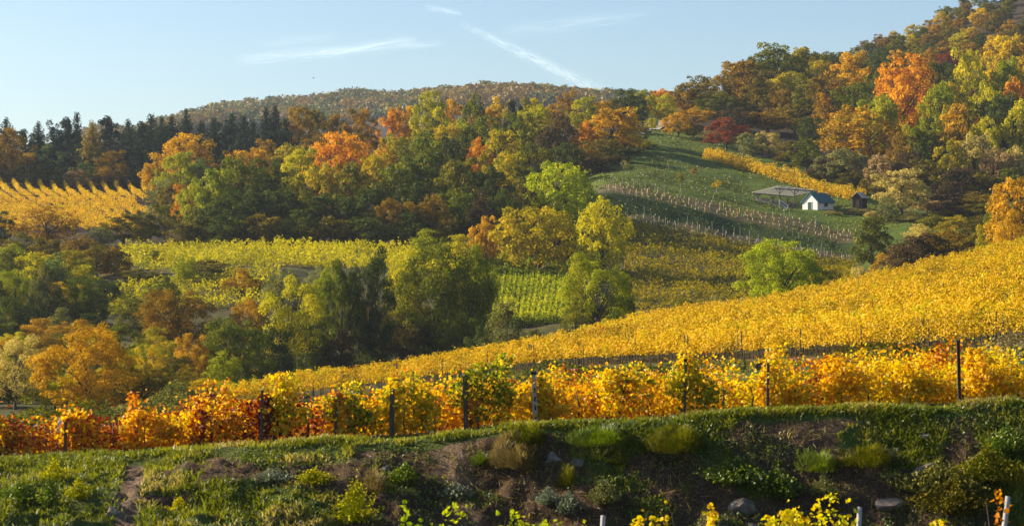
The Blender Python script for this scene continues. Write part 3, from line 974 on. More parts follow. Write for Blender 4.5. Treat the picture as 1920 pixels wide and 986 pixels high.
T('inside the big wood', [
    (470, 272, 80, 545, 'gold_orange', 'round'), (432, 285, 60, 550, 'rust_brown', 'round'), (505, 262, 60, 560, 'rust_brown', 'round'), (545, 263, 72, 550, 'gold_green', 'round'), (590, 255, 60, 560, 'rust_brown', 'round'),
    (640, 238, 128, 510, 'orange', 'globe', 'vivid orange domed tree in the middle of the big wood'),
    (720, 262, 64, 530, 'gold_orange', 'round'), (745, 245, 76, 545, 'gold_green', 'round'), (795, 236, 104, 530, 'green', 'round'), (868, 215, 76, 570, 'bright_green', 'round'), (830, 225, 70, 560, 'gold_green', 'round'),
    (905, 208, 84, 565, 'green', 'round'), (845, 262, 84, 515, 'dark_green', 'round'), (895, 252, 62, 520, 'orange', 'round', 'small orange tree deep among green crowns in the big wood'),
    (950, 244, 96, 510, 'gold_green', 'round'), (1008, 200, 86, 560, 'yellow_green', 'oval'), (1046, 214, 76, 550, 'dark_brown', 'round'), (965, 215, 70, 560, 'green', 'round'),
    (1098, 224, 60, 560, 'orange', 'round', 'orange-red tree beside the big amber one at the right end of the wood'), (1146, 203, 116, 560, 'gold_orange', 'dome', 'big amber domed tree at the right end of the wood left of the track'),
    (1190, 228, 54, 575, 'olive', 'round'), (1000, 262, 80, 500, 'olive', 'round'), (1060, 262, 70, 520, 'dark_green', 'round'), (1092, 268, 60, 525, 'rust_brown', 'round'), (1130, 262, 84, 535, 'brown_olive', 'round'), (1172, 270, 60, 560, 'dark_green', 'bush'),
    (1205, 262, 46, 570, 'gold_green', 'bush'), (1120, 292, 56, 520, 'dark_brown', 'bush'), (1160, 292, 70, 530, 'dark_brown', 'bush')])
T('on the wood front', [
    (370, 328, 66, 445, 'bright_green', 'round'), (412, 318, 104, 440, 'bright_green', 'dome', 'large bright green domed tree at the left corner of the shady wood front'), (456, 283, 122, 460, 'green', 'globe', 'tallest green domed tree at the left of the shady wood front'),
    (556, 283, 98, 462, 'yellow_green', 'round'), (512, 305, 76, 462, 'dark_green', 'round'), (612, 298, 80, 455, 'gold_green', 'round'), (662, 305, 84, 450, 'olive', 'round'), (702, 290, 84, 460, 'gold_green', 'round'),
    (742, 300, 84, 452, 'green', 'round'), (795, 272, 116, 465, 'green', 'dome'), (852, 300, 100, 450, 'olive', 'round'), (905, 308, 96, 448, 'dark_green', 'round'), (958, 290, 96, 455, 'gold_green', 'round'), (1000, 315, 84, 450, 'dark_green', 'round'),
    (402, 372, 84, 424, 'dark_green', 'round'), (455, 352, 104, 428, 'dark_green', 'round'), (520, 355, 92, 426, 'dark_green', 'oval'), (575, 350, 86, 430, 'olive', 'round'), (632, 358, 96, 424, 'dark_green', 'round'), (690, 350, 86, 428, 'dark_green', 'oval'),
    (745, 368, 76, 420, 'rust_brown', 'round'), (808, 368, 66, 420, 'rust_brown', 'oval'), (776, 345, 80, 432, 'dark_green', 'round'), (862, 350, 90, 424, 'green', 'round'), (905, 362, 56, 418, 'dark_brown', 'oval'), (945, 348, 76, 426, 'dark_green', 'round'),
    (985, 350, 60, 430, 'brown_olive', 'round'), (365, 385, 60, 424, 'olive', 'bush'), (430, 395, 90, 418, 'dark_green', 'bush'), (490, 395, 90, 418, 'brown_olive', 'bush'), (560, 395, 90, 418, 'dark_green', 'bush'), (620, 400, 90, 417, 'brown_olive', 'bush'),
    (690, 400, 90, 417, 'dark_green', 'bush'), (770, 400, 80, 416, 'dark_green', 'bush'), (840, 398, 80, 418, 'brown_olive', 'bush'), (900, 400, 70, 420, 'dark_green', 'bush')])
T('by the terraces', [
    (1047, 296, 128, 438, 'sun_green', 'globe', 'large bright green round tree at the left end of the grassy terraces'),
    (1130, 367, 104, 385, 'yellow_green', 'globe', 'yellow-green oval tree standing below the terraces in full sun'),
    (1010, 380, 150, 392, 'gold_green', 'globe', 'broad green-gold tree left of the yellow-green oval one below the terraces'), (910, 408, 56, 398, 'gold_orange', 'oval', 'small amber tree at the edge of the lime vineyard beside the broad green-gold one'),
    (1075, 330, 60, 455, 'dark_green', 'bush'), (1065, 410, 60, 440, 'dark_green', 'bush'), (800, 430, 62, 392, 'bright_green', 'bush', 'bright green bush on top of the lime vineyard behind the tall trees'), (860, 440, 56, 396, 'yellow_green', 'bush'), (890, 445, 50, 402, 'grey_green', 'bush')])
# -- tall trees in the dip
T('in the dip', [
    (828, 443, 170, 296, 'green', 'globe', 'biggest dark green tree in the dip left of the green vineyard'), (765, 470, 96, 300, 'yellow_green', 'round'), (880, 465, 96, 298, 'bright_green', 'round'),
    (693, 466, 104, 290, 'dark_green', 'open', 'dark green tall tree with a bare trunk in the middle of the dip'), (640, 492, 96, 288, 'green', 'open'), (545, 520, 126, 280, 'yellow_green', 'open', 'yellow-green open tree with a slim dark trunk at the left of the dip'),
    (612, 500, 70, 300, 'bright_green', 'round'), (660, 540, 70, 305, 'rust', 'thin', 'rust coloured thin tree showing between the dark trunks of the dip'), (720, 560, 84, 300, 'brown_olive', 'thin'), (800, 600, 90, 292, 'green', 'bush'), (870, 590, 96, 286, 'green', 'open'),
    (585, 590, 80, 285, 'dark_green', 'bush'), (640, 610, 80, 285, 'dark_brown', 'bush'), (700, 600, 90, 290, 'dark_green', 'bush'), (770, 590, 90, 292, 'dark_brown', 'bush'), (505, 600, 80, 275, 'dark_green', 'bush'),
    (468, 558, 76, 300, 'gold_orange', 'round', 'amber round tree behind the grey-green one at the left of the dip'), (440, 585, 132, 262, 'green', 'globe', 'green broad tree left of the yellow-green open one'), (360, 625, 70, 258, 'gold_orange', 'oval', 'slim amber tree hugging the green broad one'), (420, 660, 80, 254, 'bright_green', 'bush'),
    (328, 533, 144, 300, 'rust', 'globe', 'large russet domed tree above the golden tree at left'), (300, 520, 64, 335, 'green', 'round'), (285, 645, 64, 240, 'gold', 'thin'), (222, 608, 90, 275, 'green', 'round'),
    (160, 604, 176, 192, 'gold_orange', 'globe', 'large amber-gold tree at lower left behind the red vines'), (28, 630, 112, 200, 'tan', 'thin', 'half-bare straw coloured tree at the lower left edge'), (-50, 640, 110, 205, 'gold_orange', 'round'), (290, 690, 80, 225, 'gold_green', 'bush'), (235, 700, 80, 215, 'olive', 'bush'),
    (345, 690, 70, 240, 'gold', 'bush'), (950, 574, 84, 258, 'ivy', 'bush', 'dark ivy-smothered bush right of the tall dip trees'), (905, 610, 60, 262, 'dark_green', 'bush'), (1000, 618, 60, 262, 'ivy', 'bush'),
    (1118, 478, 150, 272, 'bright_green', 'open', 'bright green open tree with leaning stems at the crest of the golden vineyard'), (1165, 500, 60, 278, 'green', 'open'), (1080, 560, 60, 268, 'olive', 'thin'), (1085, 470, 40, 350, 'gold_green', 'bush')])
# -- left side of the valley
T('at left in the valley', [
    (28, 498, 90, 335, 'bright_green', 'globe'), (82, 498, 66, 328, 'ivy', 'oval', 'dark ivy-clad tree like a column at the left of the valley'), (142, 515, 96, 330, 'green', 'globe'), (-40, 505, 90, 330, 'dark_green', 'round'), (175, 540, 60, 326, 'green', 'round'), (55, 560, 70, 318, 'dark_green', 'bush'), (10, 560, 70, 318, 'dark_green', 'bush'), (115, 580, 70, 315, 'ivy', 'bush'), (165, 590, 70, 312, 'dark_green', 'bush'),
    (86, 383, 136, 430, 'rust', 'thin', 'rust coloured half-bare tree in front of the upper left vineyard'), (2, 398, 56, 440, 'dark_green', 'round'), (20, 452, 70, 390, 'bright_green', 'bush'), (62, 468, 96, 372, 'yellow_green', 'bush'), (132, 470, 84, 372, 'gold_green', 'bush'), (182, 455, 96, 378, 'brown_olive', 'round'), (214, 462, 60, 380, 'rust', 'bush'),
    (150, 440, 70, 402, 'rust_brown', 'bush'), (105, 475, 50, 362, 'blue_green', 'bush'), (262, 505, 80, 372, 'olive', 'bush'), (190, 520, 70, 352, 'dark_green', 'bush'), (345, 478, 56, 365, 'bright_green', 'bush'), (395, 488, 90, 372, 'brown_olive', 'bush'), (455, 505, 70, 356, 'gold_orange', 'bush'), (20, 470, 60, 362, 'olive', 'bush'), (290, 470, 50, 392, 'olive', 'bush'),
    (250, 560, 70, 318, 'olive', 'bush'), (540, 505, 80, 345, 'grey_green', 'bush'), (600, 500, 70, 350, 'grey_green', 'bush')])
# -- right of the middle
T('by the golden vineyard crest', [
    (1466, 437, 152, 305, 'sun_green', 'globe', 'rounded bright green tree standing at the crest of the golden vineyard'), (1530, 490, 70, 312, 'green', 'round'), (1560, 505, 60, 318, 'olive', 'bush'), (1280, 562, 76, 286, 'olive', 'bush'), (1345, 556, 64, 290, 'grey_green', 'bush'), (1245, 578, 56, 280, 'brown_olive', 'bush'), (1395, 560, 46, 290, 'tan', 'bush'),
    (1636, 406, 76, 405, 'olive', 'oval', 'olive oval tree at the right foot of the terraces'), (1735, 430, 96, 390, 'dark_brown', 'bush'), (1780, 425, 96, 392, 'rust_brown', 'bush'), (1700, 450, 90, 380, 'dark_brown', 'bush'), (1660, 500, 80, 325, 'grey_green', 'bush'), (1610, 500, 60, 330, 'tan', 'bush'), (1830, 440, 70, 388, 'brown_olive', 'bush'), (1655, 470, 50, 390, 'gold_orange', 'bush'),
    (1902, 325, 104, 360, 'gold_orange', 'globe', 'big amber tree at the right edge above the golden vineyard'), (1898, 400, 76, 345, 'gold_orange', 'bush'), (1960, 320, 100, 365, 'gold', 'round'), (1868, 368, 44, 372, 'green', 'oval'), (1855, 405, 46, 368, 'gold_green', 'bush')])
T('right of the hut', [
    (1738, 372, 60, 498, 'pink_tan', 'bush'), (1776, 380, 64, 492, 'dark_brown', 'bush'), (1818, 384, 64, 495, 'brown_olive', 'bush'), (1856, 378, 60, 496, 'olive', 'bush'),
    (1705, 398, 46, 478, 'tan', 'bush'), (1750, 402, 58, 470, 'olive', 'bush'), (1795, 404, 60, 468, 'gold_green', 'bush'), (1840, 402, 60, 466, 'brown_olive', 'bush'), (1880, 396, 60, 470, 'dark_brown', 'bush'),
    (1725, 420, 56, 448, 'tan', 'bush'), (1775, 418, 56, 446, 'gold_green', 'bush'), (1820, 420, 56, 444, 'brown_olive', 'bush'), (1640, 395, 40, 486, 'tan', 'bush'), (1925, 385, 70, 480, 'olive', 'bush')])
# -- right hillside, lower edge
T('low on the right hillside', [
    (1690, 320, 112, 490, 'tan', 'round', 'straw yellow round tree beside the black shed'), (1668, 370, 50, 480, 'grey_green', 'bush'), (1272, 212, 64, 612, 'gold_orange', 'oval', 'amber tree standing right of the farm track'), (1246, 178, 44, 650, 'yellow_green', 'oval', 'slim yellow-green tree beside the farm track'), (1222, 222, 26, 640, 'yellow_green', 'oval', 'thin yellow-green sapling left of the farm track'),
    (1362, 222, 84, 592, 'red', 'thin', 'crimson spreading tree at the top of the meadow'), (1335, 245, 40, 598, 'red', 'thin', 'small crimson tree left of the spreading one on the meadow'), (1410, 246, 50, 582, 'grey_green', 'round'), (1442, 244, 50, 580, 'tan', 'round'), (1482, 264, 60, 572, 'brown_olive', 'round'), (1512, 260, 64, 565, 'green', 'round'), (1300, 232, 40, 615, 'brown_olive', 'round'),
    (1575, 274, 96, 556, 'grey_green', 'round'), (1612, 196, 140, 585, 'gold_orange', 'globe', 'big amber domed tree above the hut on the right hillside'), (1660, 190, 66, 592, 'yellow_green', 'oval'), (1640, 172, 76, 612, 'bright_green', 'round'), (1598, 160, 80, 622, 'green', 'round'), (1546, 178, 44, 620, 'rust', 'round'), (1572, 215, 60, 600, 'gold_orange', 'round'),
    (1655, 290, 64, 545, 'pink_tan', 'round'), (1700, 290, 66, 545, 'dark_brown', 'round'), (1722, 235, 66, 562, 'bright_green', 'oval'), (1695, 90, 118, 640, 'orange', 'globe', 'brilliant orange tree with a dark trunk high on the right hillside'), (1762, 158, 78, 600, 'bright_green', 'oval'), (1790, 160, 60, 605, 'gold_green', 'round'),
    (1802, 195, 90, 585, 'gold_orange', 'round'), (1845, 212, 60, 578, 'yellow_green', 'round'), (1872, 168, 96, 592, 'dark_green', 'round'), (1912, 190, 70, 582, 'yellow_green', 'oval'), (1780, 268, 66, 552, 'gold_green', 'round'), (1826, 252, 70, 556, 'tan', 'oval'), (1872, 272, 60, 548, 'pink_tan', 'round'), (1908, 268, 66, 550, 'tan', 'round'), (1950, 250, 80, 555, 'olive', 'round'),
    (1740, 300, 80, 540, 'brown_olive', 'round'), (1792, 315, 86, 536, 'dark_brown', 'round'), (1845, 318, 80, 534, 'brown_olive', 'round'), (1890, 318, 70, 534, 'green', 'bush'), (1640, 325, 60, 535, 'brown_olive', 'bush'), (1720, 350, 80, 520, 'dark_brown', 'bush'), (1770, 355, 90, 516, 'dark_brown', 'bush'), (1830, 360, 90, 515, 'brown_olive', 'bush'),
    (1600, 320, 60, 550, 'brown_olive', 'bush'), (1545, 300, 60, 558, 'dark_brown', 'bush'), (1690, 250, 60, 560, 'rust_brown', 'bush'), (1750, 250, 60, 560, 'olive', 'round')])
T('high on the right hillside', [
    (1286, 164, 70, 690, 'gold_orange', 'round'), (1322, 138, 100, 690, 'brown_olive', 'round'), (1240, 165, 60, 730, 'orange', 'round'), (1382, 114, 120, 700, 'rust_brown', 'dome'), (1345, 175, 90, 670, 'olive', 'round'), (1420, 165, 90, 670, 'brown_olive', 'round'), (1300, 200, 70, 655, 'gold_orange', 'round'),
    (1450, 84, 110, 760, 'green', 'dome', 'broad green tree on the right hillside skyline'), (1505, 88, 90, 770, 'gold_green', 'round'), (1475, 130, 90, 700, 'gold_green', 'round'), (1415, 105, 60, 760, 'olive', 'round'), (1520, 150, 80, 680, 'olive', 'round'), (1380, 205, 90, 640, 'dark_brown', 'round'), (1440, 205, 80, 640, 'rust_brown', 'round'), (1490, 195, 80, 640, 'brown_olive', 'round'), (1465, 170, 46, 660, 'rust_brown', 'round'),
    (1590, 100, 90, 700, 'gold_orange', 'round'), (1560, 135, 80, 670, 'rust_brown', 'round'), (1520, 220, 60, 620, 'dark_green', 'round'),
    (1815, 94, 84, 640, 'yellow_green', 'round', 'big yellow-green round tree right of the brilliant orange one'), (1882, 112, 76, 640, 'bright_green', 'round'), (1850, 145, 70, 625, 'yellow_green', 'round'), (1918, 138, 66, 630, 'orange', 'round'), (1760, 120, 70, 650, 'dark_green', 'round'), (1650, 125, 70, 680, 'dark_green', 'round'), (1880, 70, 90, 700, 'gold', 'round')])

# the rest of the hillside wood, thinner picks where hand-placed trees already stand
def fill_hill():
    rng = random.Random(5)
    pts = [(r['u'], r['d']) for r in TREES]
    pal = ['dark_green'] * 5 + ['olive'] * 4 + ['rust_brown'] * 4 + ['brown_olive'] * 3 + ['gold_green'] * 3 + ['green'] * 2 + ['gold'] * 2 + ['rust'] * 2 + ['gold_orange'] * 2 + ['red', 'yellow_green']
    got, tries = 0, 0
    while got < 150 and tries < 9000:
        tries += 1
        u = rng.uniform(1380, 1985)
        dr = float(np.interp(u, UA, KD[iRIDGE]))
        d = rng.uniform(690, dr + 12)
        x = (u - CU) / F * d
        if any(math.hypot((u - a) / F * d, (d - b) * 0.42) < 6.0 for a, b in pts):
            continue
        p = at(u, d)
        h = rng.uniform(8.5, 13) if d < 850 else rng.uniform(7, 10)
        vt = CV - (p.z + h) / d * F
        if vt < -40 or vt > 190:
            continue
        pts.append((u, d))
        w = (rng.uniform(10, 14) if d < 850 else rng.uniform(8, 11)) / d * F
        tree(u, vt, w, d, rng.choice(pal), rng.choice(['round', 'round', 'dome', 'oval']), 'atop the right hillside')
        got += 1


fill_hill()


def fill_valley():
    rng = random.Random(9)
    pts = [(r['u'], r['d']) for r in TREES]
    pal = ['green', 'bright_green', 'olive', 'gold_green', 'gold_green', 'yellow_green', 'rust_brown', 'gold', 'grey_green', 'brown_olive', 'gold_orange', 'dark_green']
    got, tries = 0, 0
    while got < 62 and tries < 5000:
        tries += 1
        u = rng.uniform(-70, 560)
        d = rng.uniform(196, 425)
        if d > 285 and u > 160:
            continue
        if d < 262 and u > 395:
            continue
        if any(math.hypot((u - a) / F * d, (d - b) * 0.5) < 4.4 for a, b in pts):
            continue
        p = at(u, d)
        h = rng.uniform(2.6, 5.5)
        pts.append((u, d))
        tree(u, CV - (p.z + h) / d * F, rng.uniform(5, 8.5) / d * F, d, rng.choice(pal), rng.choice(['bush', 'bush', 'round']), 'filling the left valley')
        got += 1


fill_valley()


def far_wood():
    """the hazy wooded hill on the horizon: reads as one mass"""
    rng = np.random.default_rng(77)
    cols = 0.8 * np.array([P[k][1][1] for k in ('olive', 'brown_olive', 'rust_brown', 'rust', 'dark_green', 'gold_green', 'green', 'pink_tan')])
    wts = np.array([.17, .22, .26, .07, .14, .05, .04, .05])
    Cs, Ns, Ss, Fc = [], [], [], []
    n = 3600
    u = rng.uniform(60, 1330, n)
    d = rng.uniform(1680, 2125, n)
    big = fbm(u * 0.012, d * 0.01, 9, 3)
    for i in range(n):
        x = (u[i] - CU) / F * d[i]
        z = float(H(x, d[i]))
        h = rng.uniform(8, 15)
        r = rng.choice([4.5, 6, 8, 11, 15], p=[.2, .3, .25, .17, .08]) * rng.uniform(0.85, 1.15)
        ci = rng.choice(len(cols), p=wts)
        if big[i] > 0.56 and rng.random() < 0.6:
            ci = 2
        elif big[i] < 0.44 and rng.random() < 0.5:
            ci = 0
        k = 70
        D = rng.normal(size=(k, 3))
        D /= np.linalg.norm(D, axis=1, keepdims=True)
        D[:, 2] = np.abs(D[:, 2]) * 1.0 - 0.15
        Cs.append(np.array([x, d[i], z + h * 0.45]) + D * np.array([r, r, h * 0.55]) * (0.75 + 0.35 * rng.random((k, 1))))
        Ns.append(D + rng.normal(size=(k, 3)) * 0.45)
        Ss.append(rng.uniform(0.9, 1.6, k))
        Fc.append(np.tile(cols[ci], (k, 1)) * rng.uniform(0.75, 1.3, (k, 1)) * rng.uniform(0.7, 1.25))
    V, Fq = leaf_quads(np.concatenate(Cs), np.concatenate(Ns), np.concatenate(Ss), 0.75, rng)
    me = mesh_from('far_wood', V, Fq, MATS['far_leaves'], face_col=np.concatenate(Fc))
    tag(link('far_wood', me), 'hazy autumn wood covering the distant hill', 'wood', kind='stuff')


far_wood()
tree(912, 152, 52, 1900, 'green', 'round', 'on the distant hill', 'lone pale green round tree on the distant hill skyline')

# ------------------------------------------------------------------ vines
def row_points(us, ds, step=0.5):
    """even points along a polyline given as photo column / distance"""
    x = (np.asarray(us, float) - CU) / F * np.asarray(ds, float)
    y = np.asarray(ds, float)
    s = np.concatenate([[0], np.cumsum(np.hypot(np.diff(x), np.diff(y)))])
    q = np.arange(0, s[-1], step)
    return np.interp(q, s, x), np.interp(q, s, y), q


def vine_foliage(us, ds, rng, h0=0.55, h1=1.8, thick=0.55, per_m=90, leaf=0.085, top_var=0.35, seed=0, tint_noise=(0.08, 0.5), fold=False, gap=0.25, tint_bias=0.0, plant=1.15, hvar=0.2, spreadp=0.34, ptint=0.08, prof=0.08):
    px, py, q = row_points(us, ds, 0.25)
    L = q[-1]
    n = int(L * per_m)
    npl = max(2, int(L / plant))
    hp = 1 + hvar * (rng.random(npl + 2) - 0.5) * 2
    dp = 0.55 + 0.9 * rng.random(npl + 2)
    dp[rng.random(npl + 2) < gap * 0.5] *= 0.25
    pid = rng.choice(npl + 2, n, p=dp / dp.sum())
    ee = np.clip(rng.normal(size=n), -2.2, 2.2)
    s = np.clip((pid - 0.5 + ee * spreadp) * (L / npl), 0, L)
    tp = rng.normal(size=npl + 2) * ptint
    n = len(s)
    x, y = np.interp(s, q, px), np.interp(s, q, py)
    tx, ty = np.gradient(px), np.gradient(py)
    tl = np.hypot(tx, ty)
    nx, ny = np.interp(s, q, -ty / tl), np.interp(s, q, tx / tl)
    top = h1 * hp[pid] * (1.04 - prof * ee ** 2) + top_var * 2 * (fbm(s * 0.55, s * 0 + seed, 61 + seed, 3) - 0.5) + (rng.random(n) < 0.045) * rng.random(n) * top_var * 0.9
    low = h0 + 0.3 * (fbm(s * 0.8, s * 0 + 7 + seed, 71, 2) - 0.5)
    t = rng.random(n) ** 0.8
    zrel = low + (top - low) * t
    wid = thick * (0.55 + 0.45 * np.sin(np.pi * np.clip(t, 0.05, 0.95))) * (0.7 + 0.6 * fbm(s * 1.4, t * 2, 81 + seed, 2))
    side = rng.choice([-1, 1], n) * np.sqrt(rng.random(n))
    off = side * wid
    X, Y = x + nx * off + rng.normal(size=n) * 0.05, y + ny * off + rng.normal(size=n) * 0.05
    Z = H(X, Y) * 0.0 + H(x, y) + zrel
    C = np.stack([X, Y, Z], 1)
    N = np.stack([nx * side, ny * side, 0.35 + 0.6 * t], 1) + rng.normal(size=(n, 3)) * 0.6
    sz = leaf * (0.65 + 0.7 * rng.random(n))
    if fold:
        V, Fq = folded_leaves(C, N, sz, rng)
    else:
        V, Fq = leaf_quads(C, N, sz, 0.75, rng)
    tint = 0.56 + tint_noise[1] * 2 * (fbm(X * tint_noise[0] * 3, Y * tint_noise[0] * 3 + Z * 0.3, 91, 3) - 0.5) + rng.normal(size=n) * 0.12 + tint_bias + tp[pid]
    tint = np.clip(tint, 0, 1)
    if fold:
        tint = np.repeat(tint, 2)
    return V, Fq, tint


STEMS = []
for _i in range(5):
    _r = random.Random(_i)
    STEMS.append(Mesh().tube([(0, 0, -0.12), (_r.uniform(-.08, .08), _r.uniform(-.08, .08), 0.45), (_r.uniform(-.08, .08), _r.uniform(-.08, .08), 0.95)], [0.036, 0.029, 0.02], 5).mesh('stem', MATS['bark'], True))


def trunks_posts(us, ds, vine_step, post_step, post_h, parent, rng, post_mat='weathered_wood', origin=None, vines=True, posts=True):
    px, py, q = row_points(us, ds, 0.2)
    o = np.array(origin) if origin is not None else np.zeros(3)
    if vines:
        for i, s in enumerate(np.arange(0.4, q[-1], vine_step)):
            if i >= 100:
                break
            x, y = float(np.interp(s, q, px)), float(np.interp(s, q, py))
            z = float(H(x, y))
            k = link('stem', STEMS[rng.integers(len(STEMS))], parent, np.array((x, y, z)) - o)
            k.rotation_euler = (0, 0, float(rng.random() * 6.28))
    if posts:
        for s in np.arange(0.0, q[-1], post_step):
            x, y = float(np.interp(s, q, px)), float(np.interp(s, q, py))
            z = float(H(x, y))
            mb = Mesh()
            j = rng.uniform(-0.05, 0.05, 2)
            mb.tube([np.array((x, y, z - 0.3)) - o, np.array((x + j[0], y + j[1], z + post_h)) - o], [0.05, 0.045], 6)
            mb.build('post', MATS[post_mat], parent)


def vine_row(us, ds, pal, label, group, rng, name='vine_row', vines=None, posts=None, post_h=1.9, post_mat='weathered_wood', **kw):
    u0, d0 = us[0], ds[0]
    root = empty(name, at(u0, d0), 0, label, 'vine row', group)
    o = np.array(root.location)
    V, Fq, tint = vine_foliage(us, ds, rng, **kw)
    link('foliage', mesh_from('foliage', V - o, Fq, MATS[pal], tint), root)
    if vines or posts:
        trunks_posts(us, ds, vines or 1.0, posts or 5.0, post_h, root, rng, post_mat, o, bool(vines), bool(posts))
    return root


ORD = ['lowest', 'second', 'third', 'fourth', 'fifth', 'sixth', 'seventh', 'eighth', 'ninth', 'tenth', 'eleventh', 'twelfth', 'thirteenth', 'fourteenth', 'fifteenth', 'sixteenth', 'seventeenth', 'eighteenth', 'nineteenth', 'twentieth']


def golden_vineyard():
    rng = np.random.default_rng(3)
    k = 0
    kmax = 78
    uu = np.arange(425, 2075, 25.0)
    base = knot_d(iE0, uu) + 1.0
    cres = knot_d(iE2, uu) + 3.0
    rows = []
    d = 0.0
    while d < 185:
        m = base + d < cres
        if m.any():
            i0 = int(np.argmax(m))
            if (len(uu) - i0) > 5:
                rows.append((uu[i0:], (base + d)[i0:]))
        d += 2.25 if d < 60 else 2.7
    n = len(rows)
    for k, (us, ds) in enumerate(rows):
        if k == 0:
            lab = 'golden vine row with bare stems showing along the grassy lower edge of the sloping vineyard'
        elif k < 4:
            lab = f'{ORD[k]} golden vine row up from the grassy lower edge of the sloping vineyard'
        elif k == n - 1:
            lab = 'uppermost short golden vine row at the crest of the sloping vineyard on the right'
        else:
            lab = 'golden vine row packed among the many in the middle of the big sloping vineyard'
        near = k < 8
        vine_row(us, ds, 'vine_gold', lab, 'golden vine rows of the big sloping vineyard', rng, vines=1.05 if k < 4 else None, posts=6.0 if k < 3 else (9.0 if k % 7 == 3 else None),
                 h0=0.6 if k < 3 else 0.45, h1=1.72, thick=0.44, per_m=190 if near else 125, leaf=0.074 if near else 0.094, top_var=0.45, hvar=0.30, gap=0.6, seed=k, tint_noise=(0.035, 0.5), tint_bias=0.02, ptint=0.13)


golden_vineyard()


def field_rows(group, pal, lines, labels, rng, **kw):
    for i, (us, ds) in enumerate(lines):
        vine_row(us, ds, pal, labels(i, len(lines)), group, rng, seed=i + 11, **kw)


